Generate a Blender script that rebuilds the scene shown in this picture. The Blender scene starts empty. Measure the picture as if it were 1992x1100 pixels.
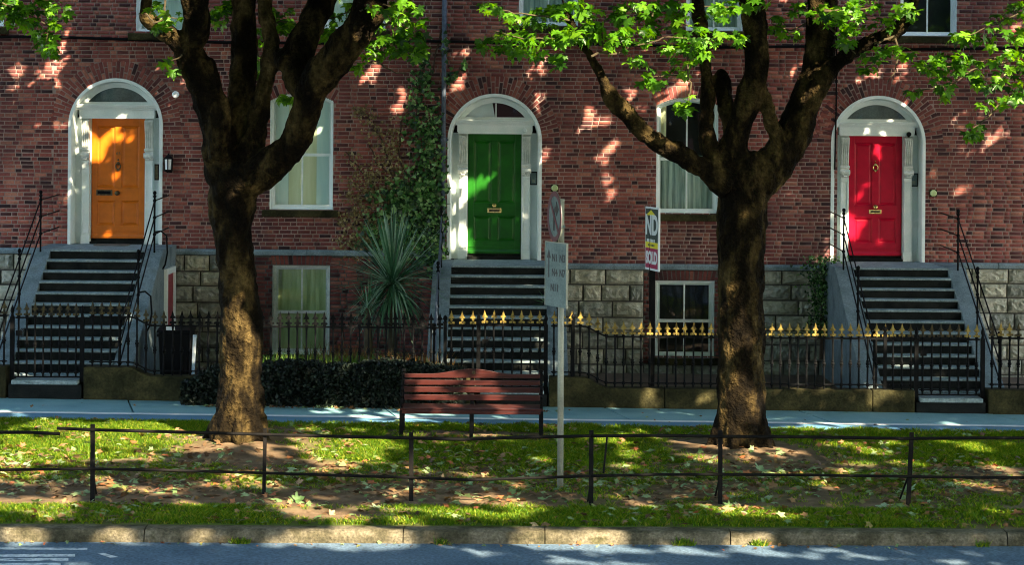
import bpy, math, random
import numpy as np
from mathutils import Vector, Matrix, noise

R = math.radians
random.seed(7)
NP = np.random.default_rng(11)
scene = bpy.context.scene

# ------------------------------------------------------------------ camera, sky, sun, exposure
CAM_Y, CAM_Z, FOC, HX, HY, ROLL = -40.0, 4.535, 4200.0, 996.0, 238.0, 0.0075
cam_data = bpy.data.cameras.new('camera')
cam_data.sensor_width = 36.0
cam_data.lens = FOC / 1992.0 * 36.0
cam_data.shift_y = -(550.0 - HY) / 1992.0
cam_data.clip_end = 2000.0
cam = bpy.data.objects.new('camera', cam_data)
scene.collection.objects.link(cam)
cr, sr = math.cos(ROLL), math.sin(ROLL)
cam.matrix_world = Matrix(((cr, -sr, 0, 0), (0, 0, -1, CAM_Y), (sr, cr, 0, CAM_Z), (0, 0, 0, 1)))
scene.camera = cam

SUN_EL, SUN_AZ = 36.0, 30.0          # azimuth: degrees to the right of straight behind the camera
world = bpy.data.worlds.new('World')
scene.world = world
world.use_nodes = True
wn = world.node_tree
bg = wn.nodes['Background']
sky = wn.nodes.new('ShaderNodeTexSky')
sky.sky_type = 'NISHITA'
sky.sun_disc = False
sky.sun_elevation = R(SUN_EL)
sky.sun_rotation = R(180.0 - SUN_AZ)
wn.links.new(sky.outputs[0], bg.inputs[0])
bg.inputs[1].default_value = 0.14
sun_data = bpy.data.lights.new('sun', 'SUN')
sun_data.energy = 5.0
sun_data.angle = R(0.53)
sun_data.color = (1.0, 0.82, 0.58)
sun = bpy.data.objects.new('sun', sun_data)
scene.collection.objects.link(sun)
SDIR = Vector((math.sin(R(SUN_AZ)) * math.cos(R(SUN_EL)), -math.cos(R(SUN_AZ)) * math.cos(R(SUN_EL)), math.sin(R(SUN_EL))))
sun.rotation_euler = SDIR.to_track_quat('Z', 'Y').to_euler()
sun.location = SDIR * 60
scene.view_settings.view_transform = 'Standard'
scene.view_settings.look = 'None'
scene.view_settings.exposure = 2.5
scene.view_settings.gamma = 1.0
scene.cycles.max_bounces = 6
scene.cycles.transparent_max_bounces = 12
scene.cycles.use_denoising = True
scene.cycles.filter_width = 1.1

COL = scene.collection


def W(px, py, Y):
    """photograph pixel + distance plane -> world point"""
    d = Y - CAM_Y
    u, v = (px - HX) / FOC, -(py - HY) / FOC
    return Vector((d * (u * cr - v * sr), Y, CAM_Z + d * (u * sr + v * cr)))


def gz(x):
    return -0.0085 * x


def G(px, py):
    """photograph pixel -> point on the pavement/verge level"""
    lo, hi = -39.0, 30.0
    for _ in range(50):
        m = (lo + hi) / 2
        p = W(px, py, m)
        if p.z > gz(p.x):
            lo = m
        else:
            hi = m
    return W(px, py, lo)


# ------------------------------------------------------------------ materials
MATS = {}


def nodes_of(name):
    m = bpy.data.materials.new(name)
    m.use_nodes = True
    nt = m.node_tree
    return m, nt, nt.nodes['Principled BSDF']


def ramp(nt, stops):
    r = nt.nodes.new('ShaderNodeValToRGB')
    e = r.color_ramp.elements
    while len(e) < len(stops):
        e.new(0.5)
    for el, (p, c) in zip(e, stops):
        el.position = p
        el.color = (c[0], c[1], c[2], 1)
    return r


def tex_noise(nt, scale, detail=4, rough=0.6, coord='Object', stretch=None):
    tc = nt.nodes.new('ShaderNodeTexCoord')
    n = nt.nodes.new('ShaderNodeTexNoise')
    n.inputs['Scale'].default_value = scale
    n.inputs['Detail'].default_value = detail
    n.inputs['Roughness'].default_value = rough
    if coord == 'World':
        g = nt.nodes.new('ShaderNodeNewGeometry')
        src = g.outputs['Position']
    else:
        src = tc.outputs[coord]
    if stretch:
        mp = nt.nodes.new('ShaderNodeMapping')
        mp.inputs['Scale'].default_value = stretch
        nt.links.new(src, mp.inputs[0])
        src = mp.outputs[0]
    nt.links.new(src, n.inputs['Vector'])
    return n


def bump(nt, bsdf, height, strength, dist=0.01):
    b = nt.nodes.new('ShaderNodeBump')
    b.inputs['Strength'].default_value = strength
    b.inputs['Distance'].default_value = dist
    nt.links.new(height, b.inputs['Height'])
    nt.links.new(b.outputs[0], bsdf.inputs['Normal'])


def mat_noise(name, stops, scale=6, rough=0.8, bmp=0.3, bdist=0.01, detail=5, metallic=0, coat=0, stretch=None,
              fine=None, spec=0.5):
    m, nt, b = nodes_of(name)
    n = tex_noise(nt, scale, detail, coord='World', stretch=stretch)
    r = ramp(nt, stops)
    nt.links.new(n.outputs[0], r.inputs[0])
    col = r.outputs[0]
    if fine:
        n2 = tex_noise(nt, fine[0], 3, coord='World')
        mx = nt.nodes.new('ShaderNodeMixRGB')
        mx.blend_type = 'MULTIPLY'
        mx.inputs[0].default_value = fine[1]
        r2 = ramp(nt, [(0.3, (0.45, 0.45, 0.45)), (0.7, (1.25, 1.25, 1.25))])
        nt.links.new(n2.outputs[0], r2.inputs[0])
        nt.links.new(col, mx.inputs[1])
        nt.links.new(r2.outputs[0], mx.inputs[2])
        col = mx.outputs[0]
        hsrc = n2.outputs[0]
    else:
        hsrc = n.outputs[0]
    nt.links.new(col, b.inputs['Base Color'])
    b.inputs['Roughness'].default_value = rough
    b.inputs['Metallic'].default_value = metallic
    b.inputs['Specular IOR Level'].default_value = spec
    b.inputs['Coat Weight'].default_value = coat
    b.inputs['Coat Roughness'].default_value = 0.12
    if bmp:
        bump(nt, b, hsrc, bmp, bdist)
    MATS[name] = m
    return m


def mat_varied(name, stops, source, scale=25, rough=0.85, bmp=0.5, bdist=0.006, grime=None, transl=0.0, spec=0.3):
    """colour picked per piece: source 'object' (Object Info random), 'island' or 'attr'"""
    m, nt, b = nodes_of(name)
    if source == 'object':
        o = nt.nodes.new('ShaderNodeObjectInfo').outputs['Random']
    elif source == 'island':
        o = nt.nodes.new('ShaderNodeNewGeometry').outputs['Random Per Island']
    else:
        at = nt.nodes.new('ShaderNodeAttribute')
        at.attribute_name = 'tint'
        o = at.outputs['Fac']
    r = ramp(nt, stops)
    nt.links.new(o, r.inputs[0])
    col = r.outputs[0]
    n = tex_noise(nt, scale, 4, coord='World')
    mx = nt.nodes.new('ShaderNodeMixRGB')
    mx.blend_type = 'MULTIPLY'
    mx.inputs[0].default_value = 0.7
    r2 = ramp(nt, [(0.3, (0.55, 0.55, 0.55)), (0.7, (1.2, 1.2, 1.2))])
    nt.links.new(n.outputs[0], r2.inputs[0])
    nt.links.new(col, mx.inputs[1])
    nt.links.new(r2.outputs[0], mx.inputs[2])
    col = mx.outputs[0]
    if grime:
        n3 = tex_noise(nt, grime[0], 5, coord='World', stretch=(1, 1, 0.4))
        r3 = ramp(nt, [(0.42, (0, 0, 0)), (0.68, (1, 1, 1))])
        nt.links.new(n3.outputs[0], r3.inputs[0])
        m3 = nt.nodes.new('ShaderNodeMixRGB')
        m3.inputs[2].default_value = (*grime[1], 1)
        mm = nt.nodes.new('ShaderNodeMath')
        mm.operation = 'MULTIPLY'
        mm.inputs[1].default_value = grime[2]
        nt.links.new(r3.outputs[0], mm.inputs[0])
        nt.links.new(mm.outputs[0], m3.inputs[0])
        nt.links.new(col, m3.inputs[1])
        col = m3.outputs[0]
    nt.links.new(col, b.inputs['Base Color'])
    b.inputs['Roughness'].default_value = rough
    b.inputs['Specular IOR Level'].default_value = spec
    if bmp:
        bump(nt, b, n.outputs[0], bmp, bdist)
    if transl:
        tr = nt.nodes.new('ShaderNodeBsdfTranslucent')
        hs = nt.nodes.new('ShaderNodeHueSaturation')
        hs.inputs['Value'].default_value = 1.9
        hs.inputs['Saturation'].default_value = 1.1
        hs.inputs['Hue'].default_value = 0.485
        nt.links.new(col, hs.inputs['Color'])
        nt.links.new(hs.outputs[0], tr.inputs[0])
        mxs = nt.nodes.new('ShaderNodeMixShader')
        mxs.inputs[0].default_value = transl
        out = nt.nodes['Material Output']
        nt.links.new(b.outputs[0], mxs.inputs[1])
        nt.links.new(tr.outputs[0], mxs.inputs[2])
        nt.links.new(mxs.outputs[0], out.inputs[0])
    MATS[name] = m
    return m


BRICK_STOPS = [(0.0, (0.030, 0.014, 0.016)), (0.09, (0.065, 0.022, 0.022)), (0.18, (0.14, 0.040, 0.036)), (0.55, (0.245, 0.064, 0.052)),
               (0.8, (0.31, 0.092, 0.066)), (1.0, (0.42, 0.17, 0.115))]
mat_varied('brick', BRICK_STOPS, 'object', grime=(0.55, (0.040, 0.018, 0.020), 0.7))
mat_varied('brick_mass', BRICK_STOPS, 'island', grime=(0.55, (0.040, 0.018, 0.020), 0.7))
mat_noise('mortar', [(0.3, (0.15, 0.10, 0.086)), (0.5, (0.255, 0.18, 0.155)), (0.7, (0.37, 0.275, 0.24))], 1.6, 0.95, 0.5)
mat_varied('granite', [(0.0, (0.26, 0.275, 0.24)), (0.5, (0.42, 0.42, 0.35)), (1.0, (0.56, 0.54, 0.42))], 'object', scale=11, bmp=1.0,
           bdist=0.05, grime=(1.6, (0.11, 0.115, 0.07), 0.6))
mat_noise('old_mortar', [(0.3, (0.05, 0.05, 0.045)), (0.7, (0.12, 0.12, 0.11))], 8, 0.95, 0.5)
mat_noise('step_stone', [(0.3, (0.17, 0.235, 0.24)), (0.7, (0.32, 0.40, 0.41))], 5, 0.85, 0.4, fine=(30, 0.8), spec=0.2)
mat_noise('shade_black_stone', [(0.3, (0.006, 0.008, 0.008)), (0.7, (0.020, 0.022, 0.020))], 5, 0.95, 0.4, fine=(40, 0.5), spec=0.1)  # risers' shade put into a near-black colour; thresholds are black themselves
mat_noise('stringer_render', [(0.3, (0.10, 0.14, 0.15)), (0.55, (0.20, 0.26, 0.28)), (0.8, (0.13, 0.155, 0.14))], 2.6, 0.9, 0.5, fine=(40, 0.6), spec=0.2)
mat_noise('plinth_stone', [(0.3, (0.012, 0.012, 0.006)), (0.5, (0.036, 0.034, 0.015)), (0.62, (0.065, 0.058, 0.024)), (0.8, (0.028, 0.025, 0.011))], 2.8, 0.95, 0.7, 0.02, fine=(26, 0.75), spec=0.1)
mat_noise('white_paint', [(0.35, (0.66, 0.76, 0.74)), (0.6, (0.78, 0.84, 0.82)), (0.8, (0.58, 0.64, 0.60))], 3, 0.45, 0.1, fine=(45, 0.12))
mat_noise('old_white_paint', [(0.35, (0.50, 0.55, 0.50)), (0.6, (0.72, 0.75, 0.70)), (0.85, (0.42, 0.40, 0.35))], 9, 0.6, 0.25, fine=(60, 0.25))
mat_noise('orange_paint', [(0.3, (0.52, 0.125, 0.004)), (0.7, (0.60, 0.15, 0.006))], 3, 0.42, 0.05, coat=0.05, spec=0.25, fine=(7, 0.25))
mat_noise('green_paint', [(0.3, (0.006, 0.080, 0.004)), (0.7, (0.010, 0.115, 0.006))], 3, 0.42, 0.05, coat=0.05, spec=0.2, fine=(7, 0.25))
mat_noise('red_paint', [(0.3, (0.40, 0.002, 0.022)), (0.7, (0.48, 0.003, 0.028))], 3, 0.42, 0.05, coat=0.05, spec=0.15, fine=(7, 0.25))
mat_noise('maroon_paint', [(0.3, (0.25, 0.02, 0.03)), (0.7, (0.32, 0.04, 0.05))], 3, 0.5, 0.05)
mat_noise('black_iron', [(0.35, (0.003, 0.0034, 0.0038)), (0.7, (0.007, 0.0075, 0.0078))], 20, 0.6, 0.2, fine=(80, 0.3), spec=0.07)
mat_noise('blue_iron', [(0.35, (0.03, 0.045, 0.07)), (0.7, (0.09, 0.12, 0.16))], 20, 0.5, 0.3)
mat_noise('gold_paint', [(0.34, (0.05, 0.036, 0.012)), (0.46, (0.27, 0.19, 0.04)), (0.66, (0.40, 0.30, 0.08)), (0.78, (0.10, 0.07, 0.03))], 12, 0.5, 0.3, metallic=0.15, spec=0.3)
mat_noise('dull_gilt', [(0.4, (0.02, 0.02, 0.016)), (0.6, (0.09, 0.065, 0.02)), (0.8, (0.02, 0.02, 0.016))], 14, 0.5, 0.2, metallic=0.1, spec=0.2)
mat_noise('fence_iron', [(0.45, (0.004, 0.004, 0.004)), (0.66, (0.012, 0.010, 0.008)), (0.80, (0.09, 0.07, 0.05))], 5, 0.75, 0.5, fine=(60, 0.4), spec=0.12)
mat_noise('brass', [(0.4, (0.55, 0.40, 0.13)), (0.6, (0.75, 0.58, 0.25))], 20, 0.25, 0, metallic=1)
mat_noise('dark_bronze', [(0.4, (0.05, 0.04, 0.02)), (0.6, (0.11, 0.09, 0.05))], 20, 0.35, 0, metallic=0.7)
mat_noise('bench_wood', [(0.3, (0.016, 0.0045, 0.004)), (0.5, (0.044, 0.008, 0.006)), (0.75, (0.026, 0.006, 0.0045))], 4, 0.4, 0.35, stretch=(0.6, 8, 8), coat=0.12, spec=0.3)
mat_noise('bark', [(0.36, (0.003, 0.0022, 0.0011)), (0.48, (0.010, 0.007, 0.003)), (0.59, (0.056, 0.039, 0.014)), (0.70, (0.14, 0.098, 0.037)), (0.85, (0.05, 0.036, 0.015))], 2.6, 0.95, 1.0, 0.08,
          stretch=(1.3, 1.3, 0.6), fine=(16, 1.0), detail=8, spec=0.08)
mat_noise('twig_bark', [(0.3, (0.03, 0.022, 0.012)), (0.7, (0.09, 0.07, 0.03))], 12, 0.9, 0.3)
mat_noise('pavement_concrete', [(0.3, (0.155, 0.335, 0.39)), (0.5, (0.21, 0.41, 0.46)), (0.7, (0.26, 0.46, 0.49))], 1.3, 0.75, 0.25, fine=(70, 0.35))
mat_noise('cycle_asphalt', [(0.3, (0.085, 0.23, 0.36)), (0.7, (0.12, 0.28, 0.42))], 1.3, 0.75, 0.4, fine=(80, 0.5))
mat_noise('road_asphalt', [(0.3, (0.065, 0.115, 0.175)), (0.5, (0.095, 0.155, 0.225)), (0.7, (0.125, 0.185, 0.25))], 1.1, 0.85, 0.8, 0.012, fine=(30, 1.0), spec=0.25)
mat_noise('road_paint', [(0.36, (0.10, 0.15, 0.20)), (0.46, (0.50, 0.56, 0.60)), (0.7, (0.74, 0.78, 0.80))], 9, 0.7, 0.2, fine=(40, 0.6))
mat_noise('kerb_stone', [(0.3, (0.035, 0.034, 0.018)), (0.45, (0.085, 0.075, 0.045)), (0.58, (0.16, 0.14, 0.095)), (0.72, (0.075, 0.070, 0.034)), (0.85, (0.05, 0.042, 0.025))], 3.2, 0.9, 0.8, 0.02, fine=(34, 0.85), spec=0.15)
mat_noise('soil', [(0.3, (0.07, 0.045, 0.028)), (0.7, (0.15, 0.10, 0.06))], 3, 0.95, 0.8, 0.02, fine=(40, 0.6))
mat_noise('sign_grey', [(0.35, (0.12, 0.17, 0.165)), (0.7, (0.20, 0.26, 0.25))], 5, 0.55, 0.1, fine=(40, 0.35), spec=0.2)
mat_noise('pole_paint', [(0.35, (0.22, 0.235, 0.19)), (0.7, (0.36, 0.37, 0.29))], 4, 0.5, 0.15, fine=(50, 0.3))
mat_noise('sign_black', [(0.3, (0.012, 0.014, 0.016)), (0.7, (0.02, 0.022, 0.024))], 5, 0.5, 0)
mat_noise('sign_red', [(0.3, (0.085, 0.022, 0.030)), (0.7, (0.13, 0.035, 0.045))], 5, 0.5, 0)
mat_noise('board_white', [(0.3, (0.78, 0.84, 0.86)), (0.7, (0.86, 0.90, 0.92))], 5, 0.5, 0)
mat_noise('board_green', [(0.3, (0.010, 0.035, 0.035)), (0.7, (0.014, 0.045, 0.045))], 5, 0.5, 0)
mat_noise('board_yellow', [(0.3, (0.85, 0.72, 0.02)), (0.7, (0.90, 0.80, 0.03))], 5, 0.5, 0)
mat_noise('board_magenta', [(0.3, (0.36, 0.008, 0.07)), (0.7, (0.42, 0.012, 0.09))], 5, 0.5, 0)
mat_noise('bin_plastic', [(0.3, (0.004, 0.0045, 0.005)), (0.7, (0.007, 0.0075, 0.008))], 5, 0.6, 0, spec=0.08)
mat_noise('dark_core', [(0.3, (0.012, 0.014, 0.014)), (0.7, (0.02, 0.022, 0.022))], 3, 0.9, 0)
mat_noise('blind_cream', [(0.3, (0.74, 0.76, 0.44)), (0.7, (0.88, 0.88, 0.62))], 2.0, 0.8, 0.1, stretch=(6, 1, 0.3))
mat_noise('blind_pale', [(0.3, (0.62, 0.82, 0.78)), (0.7, (0.82, 0.92, 0.86))], 2.0, 0.8, 0.1, stretch=(5, 1, 0.4))
mat_noise('curtain_green', [(0.3, (0.34, 0.44, 0.17)), (0.7, (0.60, 0.68, 0.36))], 3.0, 0.8, 0.1, stretch=(5, 1, 0.6))
mat_noise('net_curtain', [(0.35, (0.20, 0.30, 0.27)), (0.65, (0.60, 0.72, 0.64))], 3.0, 0.9, 0.1, stretch=(7, 1, 0.35))
mat_noise('ivy_stem', [(0.3, (0.035, 0.02, 0.012)), (0.7, (0.07, 0.04, 0.02))], 12, 0.9, 0.3)
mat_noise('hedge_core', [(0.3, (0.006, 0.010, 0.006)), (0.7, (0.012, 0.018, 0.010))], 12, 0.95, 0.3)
mat_noise('blue_sticker', [(0.3, (0.45, 0.62, 0.72)), (0.7, (0.75, 0.80, 0.82))], 9, 0.5, 0)
mat_noise('rubber_mat', [(0.3, (0.10, 0.085, 0.07)), (0.7, (0.16, 0.13, 0.10))], 9, 0.9, 0.3)
LEAF = [(0.0, (0.014, 0.055, 0.006)), (0.25, (0.030, 0.11, 0.007)), (0.5, (0.065, 0.20, 0.008)), (0.75, (0.10, 0.28, 0.010)), (1.0, (0.15, 0.32, 0.014))]
mat_varied('tree_leaf', LEAF, 'object', rough=0.42, bmp=0.15, transl=0.45, spec=0.4)
mat_varied('tree_leaf_mass', LEAF, 'island', rough=0.42, bmp=0.15, transl=0.45, spec=0.4)
mat_varied('ivy_leaf', [(0, (0.008, 0.03, 0.008)), (0.4, (0.02, 0.07, 0.015)), (0.7, (0.07, 0.19, 0.035)), (1, (0.28, 0.44, 0.17))], 'island', rough=0.4, bmp=0.1, transl=0.2)
mat_varied('ivy_leaf_brown', [(0, (0.10, 0.07, 0.025)), (0.6, (0.22, 0.18, 0.07)), (1, (0.40, 0.34, 0.18))], 'island', rough=0.5, bmp=0.1, transl=0.2)
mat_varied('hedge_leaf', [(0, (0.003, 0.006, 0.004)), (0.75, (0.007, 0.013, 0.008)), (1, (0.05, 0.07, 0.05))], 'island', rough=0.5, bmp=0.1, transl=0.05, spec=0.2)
mat_varied('spike_leaf', [(0, (0.02, 0.075, 0.035)), (0.5, (0.07, 0.19, 0.09)), (1, (0.34, 0.48, 0.36))], 'object', rough=0.4, bmp=0.1, transl=0.15)
mat_varied('spike_leaf_mass', [(0, (0.03, 0.085, 0.045)), (0.6, (0.06, 0.15, 0.08)), (1, (0.17, 0.28, 0.20))], 'island', rough=0.4, bmp=0.1, transl=0.15)
mat_varied('garden_grass', [(0, (0.04, 0.12, 0.02)), (0.6, (0.10, 0.22, 0.03)), (1, (0.22, 0.24, 0.05))], 'island', rough=0.5, bmp=0, transl=0.3)
mat_varied('garden_straw', [(0, (0.10, 0.10, 0.02)), (0.6, (0.24, 0.14, 0.04)), (1, (0.32, 0.12, 0.05))], 'island', rough=0.6, bmp=0, transl=0.3)
mat_varied('grass_blade', [(0, (0.045, 0.13, 0.006)), (0.45, (0.12, 0.27, 0.008)), (0.8, (0.25, 0.35, 0.012)), (1, (0.42, 0.38, 0.06))], 'island', rough=0.55, bmp=0, transl=0.35)
LIT = [(0.0, (0.07, 0.035, 0.015)), (0.35, (0.17, 0.10, 0.045)), (0.65, (0.30, 0.19, 0.09)), (1.0, (0.42, 0.30, 0.16))]
mat_varied('litter_brown', LIT, 'object', rough=0.6, bmp=0.2, transl=0.1)
mat_varied('litter_green', [(0, (0.10, 0.18, 0.06)), (0.5, (0.20, 0.30, 0.14)), (1, (0.32, 0.42, 0.26))], 'object', rough=0.5, bmp=0.2, transl=0.1)
mat_varied('litter_mass', [(0.0, (0.06, 0.032, 0.015)), (0.3, (0.15, 0.09, 0.04)), (0.5, (0.30, 0.19, 0.09)), (0.62, (0.36, 0.10, 0.04)), (0.7, (0.12, 0.20, 0.06)), (1.0, (0.28, 0.36, 0.18))], 'island', rough=0.6, bmp=0.2, transl=0.1)


def mat_glass(name, tint, refl_rough=0.03, clear=0.7):
    m, nt, b = nodes_of(name)
    nt.nodes.remove(b)
    out = nt.nodes['Material Output']
    tr = nt.nodes.new('ShaderNodeBsdfTransparent')
    tr.inputs[0].default_value = (*tint, 1)
    gl = nt.nodes.new('ShaderNodeBsdfGlossy')
    gl.inputs['Roughness'].default_value = refl_rough
    fr = nt.nodes.new('ShaderNodeLayerWeight')
    fr.inputs[0].default_value = 0.25
    n = tex_noise(nt, 1.2, 2, coord='World')
    bp = nt.nodes.new('ShaderNodeBump')
    bp.inputs['Strength'].default_value = 0.25
    bp.inputs['Distance'].default_value = 0.02
    nt.links.new(n.outputs[0], bp.inputs['Height'])
    nt.links.new(bp.outputs[0], gl.inputs['Normal'])
    mx = nt.nodes.new('ShaderNodeMixShader')
    ad = nt.nodes.new('ShaderNodeMath')
    ad.operation = 'ADD'
    ad.inputs[1].default_value = 0.07
    pw = nt.nodes.new('ShaderNodeMath')
    pw.operation = 'POWER'
    pw.inputs[1].default_value = 3.0
    nt.links.new(fr.outputs['Facing'], pw.inputs[0])
    nt.links.new(pw.outputs[0], ad.inputs[0])
    nt.links.new(ad.outputs[0], mx.inputs[0])
    nt.links.new(tr.outputs[0], mx.inputs[1])
    nt.links.new(gl.outputs[0], mx.inputs[2])
    nt.links.new(mx.outputs[0], out.inputs[0])
    MATS[name] = m


mat_glass('glass', (0.86, 0.92, 0.90))


def mat_verge():
    m, nt, b = nodes_of('verge')
    at = nt.nodes.new('ShaderNodeAttribute')
    at.attribute_name = 'turf'
    n1 = tex_noise(nt, 3, 5, coord='World')
    n2 = tex_noise(nt, 35, 4, coord='World')
    soil = ramp(nt, [(0.3, (0.085, 0.055, 0.034)), (0.5, (0.15, 0.10, 0.06)), (0.75, (0.26, 0.185, 0.115))])
    turf = ramp(nt, [(0.3, (0.045, 0.10, 0.010)), (0.7, (0.09, 0.16, 0.018))])
    nt.links.new(n1.outputs[0], soil.inputs[0])
    nt.links.new(n2.outputs[0], turf.inputs[0])
    mx = nt.nodes.new('ShaderNodeMixRGB')
    ad = nt.nodes.new('ShaderNodeMath')
    ad.operation = 'ADD'
    sb = nt.nodes.new('ShaderNodeMath')
    sb.operation = 'SUBTRACT'
    sb.inputs[1].default_value = 0.5
    nt.links.new(n2.outputs[0], sb.inputs[0])
    nt.links.new(at.outputs['Fac'], ad.inputs[0])
    nt.links.new(sb.outputs[0], ad.inputs[1])
    ad.use_clamp = True
    nt.links.new(ad.outputs[0], mx.inputs[0])
    nt.links.new(soil.outputs[0], mx.inputs[1])
    nt.links.new(turf.outputs[0], mx.inputs[2])
    nt.links.new(mx.outputs[0], b.inputs['Base Color'])
    b.inputs['Roughness'].default_value = 0.95
    b.inputs['Specular IOR Level'].default_value = 0.15
    bump(nt, b, n2.outputs[0], 0.9, 0.03)
    MATS['verge'] = m


mat_verge()


# ------------------------------------------------------------------ mesh helpers
class MB:
    def __init__(self):
        self.v, self.f = [], []

    def add(self, vs, fs):
        n = len(self.v)
        self.v += [tuple(p) for p in vs]
        self.f += [tuple(i + n for i in f) for f in fs]
        return self

    def box(self, x0, x1, y0, y1, z0, z1):
        return self.add([(x0, y0, z0), (x1, y0, z0), (x1, y1, z0), (x0, y1, z0), (x0, y0, z1), (x1, y0, z1), (x1, y1, z1), (x0, y1, z1)],
                        [(0, 1, 5, 4), (1, 2, 6, 5), (2, 3, 7, 6), (3, 0, 4, 7), (4, 5, 6, 7), (3, 2, 1, 0)])

    def prism(self, poly, y0, y1):
        """poly in XZ, counter-clockwise seen from the front (-Y)"""
        n = len(poly)
        vs = [(x, y0, z) for x, z in poly] + [(x, y1, z) for x, z in poly]
        fs = [tuple(range(n)), tuple(range(2 * n - 1, n - 1, -1))]
        for i in range(n):
            j = (i + 1) % n
            fs.append((j, i, i + n, j + n))
        return self.add(vs, fs)

    def prism_x(self, poly, x0, x1):
        """poly in YZ"""
        n = len(poly)
        vs = [(x0, y, z) for y, z in poly] + [(x1, y, z) for y, z in poly]
        fs = [tuple(range(n)), tuple(range(2 * n - 1, n - 1, -1))]
        for i in range(n):
            j = (i + 1) % n
            fs.append((j, i, i + n, j + n))
        return self.add(vs, fs)

    def tube(self, pts, rad, n=8, cap=True):
        pts = [Vector(p) for p in pts]
        if not hasattr(rad, '__len__'):
            rad = [rad] * len(pts)
        base = len(self.v)
        up = None
        for i, p in enumerate(pts):
            a = pts[max(0, i - 1)]
            b = pts[min(len(pts) - 1, i + 1)]
            t = (b - a).normalized()
            if up is None:
                up = Vector((0, 1, 0)) if abs(t.y) < 0.9 else Vector((1, 0, 0))
            s = t.cross(up).normalized()
            up = s.cross(t).normalized()
            for k in range(n):
                an = 2 * math.pi * k / n
                self.v.append(tuple(p + (s * math.cos(an) + up * math.sin(an)) * rad[i]))
        for i in range(len(pts) - 1):
            for k in range(n):
                a0 = base + i * n + k
                a1 = base + i * n + (k + 1) % n
                self.f.append((a0, a1, a1 + n, a0 + n))
        if cap:
            self.f.append(tuple(base + k for k in range(n))[::-1])
            e = base + (len(pts) - 1) * n
            self.f.append(tuple(e + k for k in range(n)))
        return self

    def lathe(self, prof, x=0, y=0, z=0, n=8, axis='z'):
        base = len(self.v)
        for r, h in prof:
            for k in range(n):
                a = 2 * math.pi * (k + 0.5) / n
                if axis == 'z':
                    self.v.append((x + r * math.cos(a), y + r * math.sin(a), z + h))
                else:
                    self.v.append((x + r * math.cos(a), y - h, z + r * math.sin(a)))
        for i in range(len(prof) - 1):
            for k in range(n):
                a0, a1 = base + i * n + k, base + i * n + (k + 1) % n
                self.f.append((a0, a1, a1 + n, a0 + n))
        self.f.append(tuple(base + k for k in range(n))[::-1])
        e = base + (len(prof) - 1) * n
        self.f.append(tuple(e + k for k in range(n)))
        return self

    def mesh(self, name, mat, smooth=False):
        me = bpy.data.meshes.new(name)
        me.from_pydata(self.v, [], self.f)
        me.materials.append(MATS[mat])
        if smooth:
            me.polygons.foreach_set('use_smooth', [True] * len(me.polygons))
        me.update()
        return me

    def build(self, name, mat, parent=None, smooth=False, bevel=0):
        return put(name, self.mesh(name, mat, smooth), parent, bevel=bevel)


def put(name, me, parent=None, mw=None, bevel=0):
    if isinstance(me, bpy.types.Curve):          # lettering becomes a real mesh
        tmp = bpy.data.objects.new('tmp', me)
        COL.objects.link(tmp)
        dg = bpy.context.evaluated_depsgraph_get()
        me2 = bpy.data.meshes.new_from_object(tmp.evaluated_get(dg))
        bpy.data.objects.remove(tmp)
        me = me2
    o = bpy.data.objects.new(name, me)
    COL.objects.link(o)
    if mw is not None:
        o.matrix_basis = mw
    if parent is not None:
        o.parent = parent
        o.matrix_parent_inverse = WINV.get(parent.name, Matrix.Identity(4))
        # a part's own transform is undone for its children
        if parent.name not in WINV:
            o.matrix_parent_inverse = parent.matrix_basis.inverted()
    if bevel:
        b = o.modifiers.new('bevel', 'BEVEL')
        b.width = bevel
        b.segments = 2
        b.limit_method = 'ANGLE'
        b.angle_limit = R(40)
    return o


WINV = {}


def thing(name, loc, label, cat, group=None):
    o = bpy.data.objects.new(name, None)
    COL.objects.link(o)
    o.empty_display_size = 0.2
    o.location = loc
    WINV[o.name] = Matrix.Translation(-Vector(loc))
    o['label'] = label
    o['category'] = cat
    if group:
        o['group'] = group
    return o


def tag(o, label, cat, group=None):
    o['label'] = label
    o['category'] = cat
    if group:
        o['group'] = group
    return o


def structure(o):
    o['kind'] = 'structure'
    return o


def stuff(o):
    o['kind'] = 'stuff'
    return o


def T(x, y, z, sx=1, sy=1, sz=1, rx=0, ry=0, rz=0):
    return Matrix.Translation((x, y, z)) @ Matrix.Rotation(rz, 4, 'Z') @ Matrix.Rotation(ry, 4, 'Y') @ Matrix.Rotation(rx, 4, 'X') @ Matrix.Diagonal((sx, sy, sz, 1))


def scatter(name, tv, tf, mats, mat, smooth=False):
    """many copies of a template as one mesh; mats (n,4,4) numpy"""
    tv = np.array(tv, dtype=np.float64)
    n, k = len(mats), len(tv)
    hv = np.concatenate([tv, np.ones((k, 1))], 1)
    vv = np.einsum('nij,kj->nki', mats[:, :3, :], hv).reshape(-1, 3)
    loops = np.concatenate([np.array(f) for f in tf])
    lens = np.array([len(f) for f in tf])
    al = (loops[None, :] + (np.arange(n) * k)[:, None]).reshape(-1)
    tot = np.tile(lens, n)
    start = np.concatenate([[0], np.cumsum(tot)[:-1]])
    me = bpy.data.meshes.new(name)
    me.vertices.add(n * k)
    me.vertices.foreach_set('co', vv.astype(np.float32).ravel())
    me.loops.add(len(al))
    me.loops.foreach_set('vertex_index', al.astype(np.int32))
    me.polygons.add(len(tot))
    me.polygons.foreach_set('loop_start', start.astype(np.int32))
    me.polygons.foreach_set('loop_total', tot.astype(np.int32))
    me.materials.append(MATS[mat])
    me.update(calc_edges=True)
    me.validate()
    return me


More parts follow.
